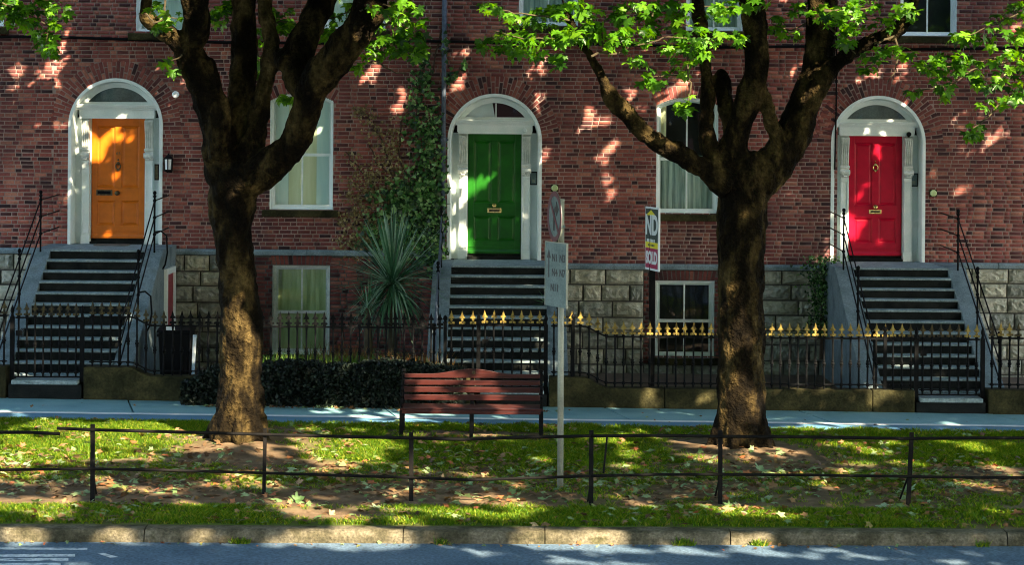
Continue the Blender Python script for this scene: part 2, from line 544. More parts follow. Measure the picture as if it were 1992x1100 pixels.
def rot_mats(n, pos, size, tilt=None, rng=NP):
    """random orientations; tilt = max angle of the leaf normal from vertical (None: any)"""
    az = rng.uniform(0, 2 * np.pi, n)
    sp = rng.uniform(0, 2 * np.pi, n)
    if tilt is None:
        ti = np.arccos(rng.uniform(-1, 1, n))
    else:
        ti = np.abs(rng.normal(0, tilt, n))
    ca, sa, ct, st, cs, ss = np.cos(az), np.sin(az), np.cos(ti), np.sin(ti), np.cos(sp), np.sin(sp)
    z0 = np.zeros(n)
    o1 = np.ones(n)
    Rz = np.stack([np.stack([ca, -sa, z0], 1), np.stack([sa, ca, z0], 1), np.stack([z0, z0, o1], 1)], 1)
    Rx = np.stack([np.stack([o1, z0, z0], 1), np.stack([z0, ct, -st], 1), np.stack([z0, st, ct], 1)], 1)
    Rs = np.stack([np.stack([cs, -ss, z0], 1), np.stack([ss, cs, z0], 1), np.stack([z0, z0, o1], 1)], 1)
    M = np.einsum('nij,njk,nkl->nil', Rz, Rx, Rs) * np.asarray(size).reshape(-1, 1, 1)
    out = np.zeros((n, 4, 4))
    out[:, :3, :3] = M
    out[:, :3, 3] = pos
    out[:, 3, 3] = 1
    return out


def fan(outline, cx, cy, droop):
    """leaf from an outline with the middle raised"""
    vs = [(cx, cy, 0.0)] + [(x, y, -droop * (x * x + (y - cy) ** 2)) for x, y in outline]
    n = len(outline)
    fs = [(0, i + 1, (i + 1) % n + 1) for i in range(n)]
    return vs, fs


HALF = [(0.03, -0.02), (0.30, -0.16), (0.60, -0.14), (0.56, 0.06), (0.44, 0.16), (0.70, 0.30), (0.86, 0.56), (0.62, 0.56), (0.46, 0.48), (0.24, 0.50), (0.30, 0.72), (0.14, 0.82)]
MAPLE = HALF + [(0, 1.06)] + [(-x, y) for x, y in HALF[::-1]]
LEAF_V, LEAF_F = fan(MAPLE, 0, 0.25, 0.22)
HALF2 = [(0.05, -0.05), (0.6, -0.12), (0.44, 0.16), (0.82, 0.54), (0.24, 0.5)]
MAPLE2 = HALF2 + [(0, 1.05)] + [(-x, y) for x, y in HALF2[::-1]]
LEAF2_V, LEAF2_F = fan(MAPLE2, 0, 0.25, 0.22)
LEAF3_V, LEAF3_F = fan([(0.08, -0.1), (0.62, -0.08), (0.50, 0.2), (0.80, 0.55), (0.0, 1.0), (-0.80, 0.55), (-0.50, 0.2), (-0.62, -0.08)], 0, 0.25, 0.22)
OVAL_V, OVAL_F = fan([(0, -0.5), (0.3, -0.2), (0.32, 0.15), (0, 0.6), (-0.32, 0.15), (-0.3, -0.2)], 0, 0, 0.5)
IVY_V, IVY_F = fan([(0, -0.35), (0.45, -0.3), (0.32, 0.05), (0, 0.65), (-0.32, 0.05), (-0.45, -0.3)], 0, 0, 0.3)

# ------------------------------------------------------------------ ground, road, pavement, verge
KL, KR = G(-400, 1018), G(2400, 1032)      # back edge of the kerb


def kerb_y(x):
    return KL.y + (KR.y - KL.y) * (x - KL.x) / (KR.x - KL.x)


PFAR = -5.55
PL1 = (G(0, 800), G(1992, 828))            # white line
PL2 = (G(0, 817), G(1992, 843))            # near edge of the cycle strip


def line_y(seg, x):
    a, b = seg
    return a.y + (b.y - a.y) * (x - a.x) / (b.x - a.x)


XA, XB = -22.0, 22.0
structure(MB().add([(-400, -400, -0.75), (400, -400, -0.75), (400, 600, -0.75), (-400, 600, -0.75)], [(0, 1, 2, 3)]).build('ground', 'soil'))


def sheet(name, mat, ya, yb, dz, x0=XA, x1=XB, n=24, depth=None, parent=None):
    mb = MB()
    for i in range(n):
        a, b = x0 + (x1 - x0) * i / n, x0 + (x1 - x0) * (i + 1) / n
        mb.add([(a, ya(a), gz(a) + dz), (b, ya(b), gz(b) + dz), (b, yb(b), gz(b) + dz), (a, yb(a), gz(a) + dz)], [(0, 1, 2, 3)])
    return mb.build(name, mat, parent)


KERB_W, KERB_H = 0.30, 0.14
structure(sheet('road', 'road_asphalt', lambda x: -75.0, lambda x: kerb_y(x) - KERB_W + 0.02, -KERB_H, -60, 60))
structure(sheet('footing', 'soil', lambda x: line_y(PL2, x) - 0.2, lambda x: 1.0, -0.10))
# concrete bays of the pavement
pav = structure(MB().box(XA, XB, PFAR - 0.02, PFAR + 0.05, -0.5, gz(XB) - 0.15).build('pavement', 'pavement_concrete'))
edges = [-22.0]
while edges[-1] < 22:
    edges.append(edges[-1] + random.choice([1.8, 2.2, 2.6, 3.1]))
for a, b in zip(edges[:-1], edges[1:]):
    a2, b2 = a + 0.014, b - 0.014
    sk = 0.35
    dz = random.uniform(-0.003, 0.003)
    vs = []
    for z in (-0.09, dz):
        for (x, yy) in ((a2 + sk, line_y(PL1, a)), (b2 + sk, line_y(PL1, b)), (b2, PFAR + 0.03), (a2, PFAR + 0.03)):
            vs.append((x, yy, gz(x) + z))
    MB().add(vs, [(4, 5, 6, 7), (0, 1, 5, 4), (1, 2, 6, 5), (3, 0, 4, 7), (2, 3, 7, 6)]).build('paving_slab', 'pavement_concrete', pav)
structure(sheet('cycle_path', 'cycle_asphalt', lambda x: line_y(PL2, x) - 0.1, lambda x: line_y(PL1, x) - 0.012, -0.006))
structure(sheet('path_edge_line', 'board_white', lambda x: line_y(PL1, x) - 0.20, lambda x: line_y(PL1, x) - 0.02, 0.001))

# kerb stones along the road
kerb = structure(MB().box(XA, XB, KR.y - 0.05, KR.y + 0.02, -0.6, -0.4).build('kerb', 'kerb_stone'))
kx = [W(-60, 1040, -16).x]
for px in (430, 790, 1415, 1990):
    kx.append(G(px, 1025).x)
kx = [kx[0] - 2.2, kx[0] - 0.05, -6.4, -4.0, kx[2] - 0.02, 0.4, kx[3], 5.6, 7.6, 10.0]
for a, b in zip(kx[:-1], kx[1:]):
    mb = MB()
    n = 10
    prof = [(0.0, -0.4), (0.0, -0.02), (-0.02, 0.0), (-KERB_W + 0.07, 0.0), (-KERB_W + 0.03, -0.018), (-KERB_W, -0.07), (-KERB_W - 0.012, -KERB_H - 0.06), (-KERB_W - 0.012, -0.4)]
    k = len(prof)
    vs = []
    for i in range(n + 1):
        x = a + 0.006 + (b - a - 0.012) * i / n
        for (yy, zz) in prof:
            w = noise.noise((x * 2.1, yy * 9, zz * 9)) * 0.012
            vs.append((x, kerb_y(x) + yy + w, gz(x) + zz + w * 0.7))
    fs = [(i * k + j, (i + 1) * k + j, (i + 1) * k + j + 1, i * k + j + 1) for i in range(n) for j in range(k - 1)]
    fs += [tuple(range(k))[::-1], tuple(n * k + j for j in range(k))]
    mb.add(vs, fs).build('kerb_stone', 'kerb_stone', kerb, smooth=False)

# road markings at the lower left
rm = None
for (pa, pb, pc, pd) in (((-40, 1066), (170, 1067), (170, 1071), (-40, 1070)), ((-40, 1080), (146, 1079), (146, 1084), (-40, 1085)),
                         ((-40, 1088), (133, 1087), (133, 1092), (-40, 1093)), ((-40, 1097), (118, 1096), (118, 1102), (-40, 1103)),
                         ((187, 1077), (202, 1077), (231, 1085), (214, 1086))):
    pts = []
    for (px, py) in (pd, pc, pb, pa):
        lo, hi = -38.0, -10.0
        for _ in range(40):
            mm = (lo + hi) / 2
            p = W(px, py, mm)
            if p.z > gz(p.x) - KERB_H + 0.004:
                lo = mm
            else:
                hi = mm
        pts.append(W(px, py, lo))
    structure(MB().add(pts, [(0, 1, 2, 3)]).build('road_marking', 'road_paint'))

TREE_SPOTS = [G(463, 868), G(1440, 880)]
BENCH = G(918, 850)
POLE = G(1090, 953)


def turf(x, y):
    """0 bare soil .. 1 closed turf on the verge"""
    yk, yp = kerb_y(x), line_y(PL2, x)
    t = (y - yk) / (yp - yk)                 # 0 at kerb, 1 at path
    n = noise.noise((x * 0.55, y * 0.75, 3.1)) * 0.6 + noise.noise((x * 1.7, y * 1.9, 8.2)) * 0.38
    if t < 0.14:
        d = 0.70
    elif t < 0.34:
        d = -0.05 + 0.22 * max(0, min(1, (x + 1) / 10))
    elif t < 0.56:
        d = 0.30
    else:
        d = 0.74
    d += n * 1.0
    for tp in TREE_SPOTS:
        rr = math.hypot(x - tp.x, (y - tp.y) * 0.75)
        d -= max(0, 1.0 - rr / 1.7) * 1.4
    if abs(x - BENCH.x) < 1.25 and abs(y - BENCH.y + 0.1) < 0.5:
        d -= 0.6
    rr = math.hypot(x + 2.2, (y + 15.3) * 1.6)
    d -= max(0, 1.2 - rr / 1.0) * 0.9
    return max(0.0, min(1.0, d))


def verge_z(x, y):
    yk, yp = kerb_y(x), line_y(PL2, x)
    z = gz(x) + 0.022 * noise.noise((x * 0.9, y * 0.9, 0.3)) + 0.012 * noise.noise((x * 3.3, y * 3.3, 1.3))
    z *= 1.0
    for tp in TREE_SPOTS:
        rr = math.hypot(x - tp.x, y - tp.y)
        z += 0.10 * math.exp(-(rr / 0.9) ** 2)
    e = min(1.0, max(0.0, (yp - y) / 0.4))
    f = min(1.0, max(0.0, (y - yk) / 0.4))
    return gz(x) + (z - gz(x)) * min(e, f) + 0.014 * min(e, f)


NXV, NYV = 170, 75
vs, tf_, fs = [], [], []
for j in range(NYV + 1):
    for i in range(NXV + 1):
        x = -13 + 26 * i / NXV
        y = (kerb_y(x) - 0.02) + (line_y(PL2, x) - kerb_y(x) + 0.04) * j / NYV
        vs.append((x, y, verge_z(x, y)))
        tf_.append(turf(x, y))
for j in range(NYV):
    for i in range(NXV):
        a = j * (NXV + 1) + i
        fs.append((a, a + 1, a + NXV + 2, a + NXV + 1))
vmb = MB().add(vs, fs)
verge = structure(vmb.build('grass_verge', 'verge', smooth=True))
at = verge.data.attributes.new('turf', 'FLOAT', 'POINT')
at.data.foreach_set('value', tf_)
for sgn in (-1, 1):
    xa, xb = (-30, -13) if sgn < 0 else (13, 30)
    structure(sheet('verge_beyond', 'soil', lambda x: kerb_y(x) - 0.02, lambda x: line_y(PL2, x) + 0.02, 0.0, xa, xb, 6))

# grass blades
blade = [(-0.006, 0, 0), (0.006, 0, 0), (0.016, 0.0, 0.6), (0.045, 0, 1.0)]
tuft_v, tuft_f = [], []
for k in range(6):
    a = k * 1.05 + 0.3
    ox, oy = 0.018 * math.cos(a * 2.3), 0.018 * math.sin(a * 2.3)
    hh = 0.7 + 0.3 * ((k * 37) % 10) / 10
    b0 = len(tuft_v)
    for (p, w, h, o) in ((0, -0.0045, 0, 0), (0, 0.0045, 0, 0), (0, 0.003, 0.55, 0.014), (0, 0.0, 1.0, 0.042), (0, -0.003, 0.55, 0.014)):
        tuft_v.append((ox + math.cos(a) * o - math.sin(a) * w, oy + math.sin(a) * o + math.cos(a) * w, h * hh))
    tuft_f.append((b0, b0 + 1, b0 + 2, b0 + 3, b0 + 4))
pos, siz = [], []
cnt = 0
while len(pos) < 42000 and cnt < 260000:
    cnt += 1
    x = random.uniform(-9.5, 9.5)
    yk, yp = kerb_y(x), line_y(PL2, x)
    y = random.uniform(yk + 0.02, yp + 0.03)
    if random.random() < turf(x, y) ** 1.4:
        pos.append((x, y, verge_z(x, y) - 0.004))
        siz.append((random.uniform(0.028, 0.062) + 0.05 * max(0, noise.noise((x * 2.7, y * 2.7, 4.4)))) * (1.25 if y > yp - 0.35 or y < yk + 0.35 else 1))
M = rot_mats(len(pos), np.array(pos), np.ones(len(pos)), tilt=0.12)
M[:, :3, 2] *= np.array(siz)[:, None]
stuff(put('grass', scatter('grass', tuft_v, tuft_f, M, 'grass_blade')))
bpy.data.objects['grass']['label'] = 'short green grass growing on the verge'
bpy.data.objects['grass']['category'] = 'grass'

wp = []
for px in (1325, 1332, 1340, 470, 478, 1475, 1485, 1920, 860):
    q = W(px, 1058, -16)
    for _ in range(7):
        x = q.x + random.uniform(-0.08, 0.08)
        wp.append((x, kerb_y(x) - KERB_W - 0.02 - random.uniform(0, 0.05), gz(x) - KERB_H - 0.005))
M = rot_mats(len(wp), np.array(wp), np.ones(len(wp)), tilt=0.2)
M[:, :3, 2] *= NP.uniform(0.05, 0.11, len(wp))[:, None]
o = stuff(put('kerb_weeds', scatter('kerb_weeds', tuft_v, tuft_f, M, 'grass_blade')))
o['label'] = 'small weeds growing at the foot of the kerb'
o['category'] = 'weeds'

# ------------------------------------------------------------------ houses
COURSE, JOINT = 0.0735, 0.012


def unit_brick():
    c = 0.06
    vs = [(-.5, 1, -.5), (.5, 1, -.5), (.5, 1, .5), (-.5, 1, .5), (-.5, .25, -.5), (.5, .25, -.5), (.5, .25, .5), (-.5, .25, .5),
          (-.47, 0, -.42), (.47, 0, -.42), (.47, 0, .42), (-.47, 0, .42)]
    fs = [(8, 9, 10, 11)]
    for i in range(4):
        j = (i + 1) % 4
        fs += [(i, j, 4 + j, 4 + i), (4 + i, 4 + j, 8 + j, 8 + i)]
    return vs, fs


UB_V, UB_F = unit_brick()
UB_MESH = MB().add(UB_V, UB_F).mesh('brick', 'brick')

# rock-faced stone variants
STONES = []
for q in range(8):
    mb = MB()
    nx, nz = 8, 5
    vs = []
    for j in range(nz + 1):
        for i in range(nx + 1):
            u, w = i / nx - .5, j / nz - .5
            edge = min(i, nx - i, j * 1.0, nz - j)
            dd = 0 if edge == 0 else -0.35 - 0.9 * abs(noise.noise((u * 9 + q * 7, w * 6, q * 3.3))) - 0.5 * random.random()
            vs.append((u, dd, w))
    fs = [(j * (nx + 1) + i, j * (nx + 1) + i + 1, (j + 1) * (nx + 1) + i + 1, (j + 1) * (nx + 1) + i) for j in range(nz) for i in range(nx)]
    b0 = len(vs)
    vs += [(-.5, 1, -.5), (.5, 1, -.5), (.5, 1, .5), (-.5, 1, .5)]
    c = [0, nx, (nz + 1) * (nx + 1) - 1, nz * (nx + 1)]
    for i in range(4):
        j = (i + 1) % 4
        fs.append((b0 + i, b0 + j, c[j], c[i]))
    STONES.append(mb.add(vs, fs).mesh('stone', 'granite'))


class Opening:
    """arched or flat opening in a wall; ring = brick arch thickness"""

    def __init__(s, x0, x1, z0, zs, rise, ring):
        s.x0, s.x1, s.z0, s.zs, s.rise, s.ring = x0, x1, z0, zs, rise, ring
        s.cx, s.hw = (x0 + x1) / 2, (x1 - x0) / 2
        if rise > 0:
            s.rad = (s.hw ** 2 + rise ** 2) / (2 * rise)
            s.cz = zs + rise - s.rad
            s.half = math.asin(min(1, s.hw / s.rad))
        else:
            s.rad = None

    def span(s, z, with_ring):
        if z < s.z0:
            return None
        if z <= s.zs:
            return (s.x0, s.x1)
        if s.rad is None:
            if with_ring and z < s.zs + s.ring:
                k = (z - s.zs) * 0.25
                return (s.x0 - k, s.x1 + k)
            return None
        r = s.rad + (s.ring if with_ring else 0)
        h = z - s.cz
        if h >= r:
            return None
        w = math.sqrt(r * r - h * h)
        if with_ring:
            w = min(w, h * math.tan(s.half)) if s.half < 1.5 else w
            w = max(w, s.hw if z < s.zs + s.rise * 0.2 else 0) if s.half < 1.5 else w
        else:
            w = min(w, s.hw)
        return (s.cx - w, s.cx + w)


def subtract(a, b, holes):
    segs = [(a, b)]
    for h in holes:
        out = []
        for (p, q) in segs:
            if h[1] <= p or h[0] >= q:
                out.append((p, q))
                continue
            if h[0] > p:
                out.append((p, h[0]))
            if h[1] < q:
                out.append((h[1], q))
        segs = out
    return [s for s in segs if s[1] - s[0] > 0.001]


def backing(mb, x0, x1, z0, z1, ops, y):
    step = COURSE / 4
    rows = []
    z = z0
    while z < z1 - 1e-6:
        ze = min(z + step, z1)
        holes = [o.span((z + ze) / 2, False) for o in ops]
        segs = tuple(subtract(x0, x1, [h for h in holes if h]))
        if rows and rows[-1][2] == segs:
            rows[-1][1] = ze
        else:
            rows.append([z, ze, segs])
        z = ze
    for (za, zb, segs) in rows:
        for (p, q) in segs:
            mb.add([(p, y, za), (q, y, za), (q, y, zb), (p, y, zb)], [(0, 1, 2, 3)])


def lay_bricks(x0, x1, z0, z1, ops, proud=0.0):
    """Flemish bond; returns list of (x, z, w, h, rot)"""
    out = []
    n = int((z1 - z0) / COURSE)
    for k in range(n):
        zc = z0 + (k + 0.5) * COURSE
        holes = [h for h in (o.span(zc, True) for o in ops) if h]
        segs = subtract(x0, x1, holes)
        x = x0 - (0.168 if k % 2 else 0.0) - random.uniform(0, 0.03)
        st = bool(k % 2)
        while x < x1:
            L = (0.215 if st else 0.103) * random.uniform(0.94, 1.06)
            st = not st
            a, b = x, x + L
            x += L + JOINT
            for (p, q) in segs:
                aa, bb = max(a, p), min(b, q)
                if bb - aa > 0.035:
                    out.append(((aa + bb) / 2, zc, bb - aa, COURSE - JOINT, 0.0))
    return out


def arch_bricks(o):
    out = []
    if o.rad is None:
        n = int((o.x1 - o.x0) / 0.075)
        for i in range(n):
            t = (i + .5) / n
            x = o.x0 + (o.x1 - o.x0) * t
            out.append((x + (t - .5) * 0.06, o.zs + o.ring / 2, 0.064, o.ring - JOINT, (t - .5) * 0.45))
        return out
    rm = o.rad + o.ring * 0.5
    n = int(2 * o.half * rm / 0.074)
    for i in range(n):
        a = -o.half + 2 * o.half * (i + .5) / n
        lens = [0.215, o.ring - 0.215 - JOINT] if i % 2 else [o.ring - 0.215 - JOINT, 0.215]
        r = o.rad + 0.004
        if o.ring < 0.3:
            lens = [o.ring - 0.008]
        for L in lens:
            rc = r + L / 2
            w = 2 * o.half * (rc) / n - 0.015
            out.append((o.cx + rc * math.sin(a), o.cz + rc * math.cos(a), w, L, a))
            r += L + JOINT
    return out


def hit_tree(x, z):
    """is this facade spot behind one of the tree trunks?"""
    px = HX + x * 105
    return 380 < px < 520 or 1370 < px < 1510


def make_house(label, x0, x1, zbase, ztop, ops, brick_base, stone_cols, focus, group='terraced brick townhouses', budget=300):
    h = thing('brick_house', ((x0 + x1) / 2, 0.6, 0), label, 'house', group)
    mb = MB()
    backing(mb, x0, x1, zbase, ztop, ops, 0.0)
    mb.box(x0, x1, -0.06, 0.56, ztop, ztop + 0.12)
    mb.build('mortar_wall', 'mortar', h)
    mb = MB()
    backing(mb, x0, x1, -0.7, zbase, ops, 0.02)
    mb.build('basement_wall', 'old_mortar', h)
    MB().box(x0, x1, 0.56, 7.5, -0.7, ztop).build('inner_wall', 'dark_core', h)
    bl = [(b, True) for o in ops for b in arch_bricks(o)]
    wall = lay_bricks(x0, x1, zbase, ztop, ops)
    for (a, b, za, zb) in brick_base:
        wall += lay_bricks(a, b, za, zb, ops)
    wall.sort(key=lambda b: (hit_tree(b[0], b[1]) * 50) + math.hypot(b[0] - focus[0], b[1] - focus[1]))
    bl += [(b, False) for b in wall]
    # arches near the focus first as well
    vis = [b for b in bl if b[1] and b[0][1] < 6.6]
    rest = [b for b in bl if not (b[1] and b[0][1] < 6.6)]
    bl = vis + [b for b in rest if not b[1]] + [b for b in rest if b[1]]
    mats = []
    for i, ((x, z, w, hh, rot), arch) in enumerate(bl):
        y = -0.005 - random.uniform(0, 0.005)
        if z < zbase:
            y += 0.02
        m = T(x, y, z, w, 0.05, hh, 0, rot, 0) @ Matrix.Rotation(random.uniform(-.012, .012), 4, 'Y')
        if i < budget:
            put('brick', UB_MESH, h, m)
        else:
            mats.append(np.array(m))
    me = scatter('brickwork', UB_V, UB_F, np.array(mats), 'brick_mass')
    stuff(put('brickwork', me, h))
    # rock-faced basement stones
    for (a, b, za, zb) in stone_cols:
        z = zb
        row = 0
        while z > za + 0.02:
            hh = random.uniform(0.26, 0.31)
            zl = max(za, z - hh)
            x = a - (random.uniform(0.1, 0.3) if row % 2 else 0)
            while x < b:
                L = random.uniform(0.34, 0.68)
                if b - (x + L) < 0.22:
                    L = b - x
                xa, xb = max(x, a), min(x + L, b)
                if xb - xa > 0.06:
                    m = T((xa + xb) / 2, -0.045, (z + zl) / 2, xb - xa - 0.03, random.uniform(0.055, 0.08), z - zl - 0.03)
                    put('stone', random.choice(STONES), h, m)
                x += L
            z = zl
            row += 1
    return h


ZT = 8.6


def fX(px, py=350):
    return W(px, py, 0).x


def fZ(px, py):
    return W(px, py, 0).z


# doorways: px centre, base row, name of paint
DOORS = dict(orange=(224.5, 476), green=(962, 506), red=(1708, 510))
DR, DH = 0.87, 3.08
door_ops = {}
for k, (pc, pb) in DOORS.items():
    c, zb = fX(pc, 330), fZ(pc, pb)
    door_ops[k] = Opening(c - DR, c + DR, zb - 0.3, zb + DH - DR, DR, 0.335)


def win_op(pxa, pxb, ptop, pbot, rise, ring=0.235):
    mid = (pxa + pxb) / 2
    zt, zb = fZ(mid, ptop), fZ(mid, pbot)
    return Opening(fX(pxa, (ptop + pbot) / 2), fX(pxb, (ptop + pbot) / 2), zb, zt - rise, rise, ring)


w1_main = win_op(525, 648, 181, 408, 0.15)
w2_main = win_op(1277, 1397, 190, 416, 0.15)
w1_base = win_op(530, 641, 517, 690, 0, 0.20)
w2_base = win_op(1275, 1389, 547, 696, 0, 0.20)
up_px = [(-115, 8, 52), (265, 372, 64), (632, 750, 58), (1010, 1125, 50), (1335, 1445, 60), (1752, 1862, 70)]
w_up = [win_op(a, b, c - 195, c, 0.0, 0.235) for a, b, c in up_px]

X01, X12, X23 = fX(104), fX(864), fX(1629)
ZS1, ZS2, ZS3 = fZ(500, 486), fZ(1250, 514), fZ(1900, 512)     # top of the string course
string_h = 0.10
BX = {}
for i, o in enumerate([w1_base, w2_base]):
    BX[i] = (o.x0 - 0.22, o.x1 + 0.22)
hz = 0.02
house0 = make_house('slice of dark red brick townhouse at the left edge, beyond the orange-door house', -14.0, X01, ZS1, ZT, [w_up[0]], [],
                    [(-13.95, X01, -0.35, ZS1 - string_h)], (fX(45), 4.0), budget=220)
house1 = make_house('dark red brick townhouse with the orange front door and ivy on its wall', X01, X12, ZS1, ZT,
                    [door_ops['orange'], w1_main, w1_base, w_up[1], w_up[2]],
                    [(BX[0][0] - 0.25, X12, -0.35, ZS1 - string_h)], [(X01, BX[0][0] - 0.25, -0.35, ZS1 - string_h)], (fX(224), 4.2))
house2 = make_house('dark red brick townhouse with the green front door', X12, X23, ZS2, ZT,
                    [door_ops['green'], w2_main, w2_base, w_up[3], w_up[4]],
                    [(BX[1][0], BX[1][1], w2_base.z0 - 0.12, ZS2 - string_h)],
                    [(X12, BX[1][0], -0.35, ZS2 - string_h), (BX[1][1], X23, -0.35, ZS2 - string_h), (BX[1][0], BX[1][1], -0.35, w2_base.z0 - 0.13)], (fX(1160), 3.6))
house3 = make_house('dark red brick townhouse with the red front door', X23, 14.0, ZS3, ZT, [door_ops['red'], w_up[5]], [],
                    [(X23, 13.95, -0.35, ZS3 - string_h)], (fX(1830), 4.2))
for h, a, b, z, gaps in ((house0, -14, X01, ZS1, []), (house1, X01, X12, ZS1, [door_ops['orange']]), (house2, X12, X23, ZS2, [door_ops['green']]), (house3, X23, 14, ZS3, [door_ops['red']])):
    for (p, q) in subtract(a, b, [(g.x0, g.x1) for g in gaps]):
        x = p
        while x < q - 0.01:
            xe = min(q, x + 1.35)
            MB().prism_x([(0.03, z - string_h), (-0.12, z - string_h), (-0.13, z - string_h + 0.012), (-0.13, z - 0.035), (-0.10, z + 0.005), (0.03, z + 0.005)], x + 0.004, xe - 0.004).build('string_course_stone', 'stringer_render', h, bevel=0.008)
            x = xe


# ---- doorways
def arch_path(cx, zb, r, zs, n=28):
    pts = [(cx - r, zb), (cx - r, zs)]
    for i in range(1, n):
        a = math.pi - math.pi * i / n
        pts.append((cx + r * math.cos(a), zs + r * math.sin(a)))
    pts += [(cx + r, zs), (cx + r, zb)]
    return pts


def arch_sweep(mb, cx, zb, r, zs, prof, n=28):
    """prof: closed loop of (inset, y)"""
    k = len(prof)
    vs = []
    paths = [arch_path(cx, zb, r - ins, zs, n) for ins, _ in prof]
    m = len(paths[0])
    for i in range(m):
        for j in range(k):
            x, z = paths[j][i]
            vs.append((x, prof[j][1], z))
    fs = []
    for i in range(m - 1):
        for j in range(k):
            fs.append((i * k + j, i * k + (j + 1) % k, (i + 1) * k + (j + 1) % k, (i + 1) * k + j))
    fs += [tuple(range(k)), tuple((m - 1) * k + j for j in range(k))[::-1]]
    mb.add(vs, fs)


def doorway(h, key, paint, metal, blind=None):
    pc, pb = DOORS[key]
    c, zb = fX(pc, 330), fZ(pc, pb)
    zs = zb + DH - DR
    s = MB()
    arch_sweep(s, c, zb, DR + 0.005, zs, [(0.0, -0.028), (0.055, -0.028), (0.065, -0.005), (0.085, 0.32), (0.0, 0.32)])
    sur = s.build('door_surround', 'white_paint', h, smooth=False)
    ze0, ze1 = zb + 2.335, zb + 2.60
    dw = 0.50
    side = MB().box(c - DR + 0.06, c - dw - 0.17, 0.285, 0.31, zb, ze0 + 0.02).box(c + dw + 0.17, c + DR - 0.06, 0.285, 0.31, zb, ze0 + 0.02)
    side.box(c - dw - 0.18, c - dw, 0.26, 0.33, zb, ze0).box(c + dw, c + dw + 0.18, 0.26, 0.33, zb, ze0)
    side.build('jamb_panel', 'white_paint', sur)
    for sg in (-1, 1):
        px = c + sg * (dw + 0.09)
        p = MB()
        p.box(px - 0.085, px + 0.085, 0.17, 0.26, zb, zb + 0.16)
        p.box(px - 0.072, px + 0.072, 0.19, 0.262, zb + 0.16, zb + 1.55)
        for e in (-1, 1):
            p.box(px + e * 0.058 - 0.012, px + e * 0.058 + 0.012, 0.176, 0.19, zb + 0.2, zb + 1.50)
        p.box(px - 0.07, px + 0.07, 0.176, 0.19, zb + 1.476, zb + 1.50)
        p.box(px - 0.07, px + 0.07, 0.176, 0.19, zb + 0.2, zb + 0.225)
        p.build('pilaster', 'white_paint', sur, bevel=0.004)
        # carved console bracket with a scroll, leaf ribs and rosette
        q = MB()
        prof = [(0.19, 0), (0.15, 0.03), (0.13, 0.10), (0.155, 0.17), (0.17, 0.22), (0.165, 0.35), (0.145, 0.5), (0.105, 0.62), (0.08, 0.74), (0.19, 0.78)]
        z0 = zb + 1.55
        poly = [(0.262, z0)] + [(y, z0 + hh) for y, hh in prof] + [(0.262, z0 + 0.78)]
        q.prism_x(poly, px - 0.075, px + 0.075)
        for e in range(4):
            xx = px - 0.055 + e * 0.0365
            q.tube([(xx, 0.16, z0 + 0.24), (xx, 0.155, z0 + 0.36), (xx, 0.135, z0 + 0.5), (xx, 0.095, z0 + 0.63), (xx, 0.075, z0 + 0.73)], 0.015, 6)
        q.tube([(px - 0.09, 0.135, z0 + 0.10), (px + 0.09, 0.135, z0 + 0.10)], 0.05, 10)
        q.tube([(px - 0.085, 0.155, z0 + 0.20), (px + 0.085, 0.155, z0 + 0.20)], 0.025, 8)
        for e in range(6):
            a = e * math.pi / 3
            q.lathe([(0.02, 0), (0.018, 0.02), (0.0, 0.03)], px + 0.04 * math.cos(a), 0.115, z0 + 0.06 + 0.035 * math.sin(a), 6, axis='y')
        q.build('console_bracket', 'old_white_paint', sur)
    # entablature
    e = MB()
    e.box(c - 0.69, c + 0.69, 0.10, 0.30, ze0, ze0 + 0.04)
    e.box(c - 0.70, c + 0.70, 0.115, 0.30, ze0 + 0.04, ze0 + 0.16)
    poly = [(0.30, ze0 + 0.16), (0.10, ze0 + 0.16), (0.085, ze0 + 0.19), (0.05, ze0 + 0.205), (0.035, ze0 + 0.235), (0.02, ze0 + 0.245), (0.02, ze0 + 0.268), (0.30, ze0 + 0.268)]
    e.prism_x(poly, c - 0.785, c + 0.785)
    e.build('entablature', 'white_paint', sur, bevel=0.004)
    # fanlight
    zf = ze0 + 0.268
    rr = DR - 0.08
    zspr = zs

    def lune(r, zlow):
        a0 = math.asin(max(-1, min(1, (zlow - zspr) / r)))
        return [(c + r * math.cos(a0 + (math.pi - 2 * a0) * i / 26), zspr + r * math.sin(a0 + (math.pi - 2 * a0) * i / 26)) for i in range(27)]
    out, inn = lune(rr + 0.03, zf), lune(rr - 0.085, zf + 0.045)
    fr = MB()
    k = len(out)
    vs = [(x, 0.20, z) for x, z in out] + [(x, 0.20, z) for x, z in inn] + [(x, 0.25, z) for x, z in inn]
    fs = []
    for i in range(k - 1):
        fs += [(i, i + 1, k + i + 1, k + i), (k + i, k + i + 1, 2 * k + i + 1, 2 * k + i)]
    fs += [(0, k, 2 * k - 1, k - 1)]
    fs += [(k, 2 * k, 3 * k - 1, 2 * k - 1)]
    fr.add(vs, fs)
    if key == 'green':
        fr.box(c + 0.005, c + 0.03, 0.215, 0.25, zf, zspr + rr - 0.09)
    fan = fr.build('fanlight_frame', 'white_paint', sur)
    MB().add([(x, 0.236, z) for x, z in lune(rr - 0.07, zf + 0.03)], [tuple(range(27))]).build('fanlight_pane', 'glass', sur)
    if blind:
        pts = [p for p in lune(rr - 0.07, zf + 0.03) if p[0] <= c]
        pts = pts + [(c, zf + 0.03)]
        MB().add([(x, 0.30, z) for x, z in pts], [tuple(range(len(pts)))]).build('fanlight_blind', 'board_white', sur)
    else:
        pts = lune(rr - 0.07, zf + 0.03)
        MB().add([(x, 0.34, z) for x, z in pts], [tuple(range(len(pts)))]).build('fanlight_blind', 'sign_grey', sur)
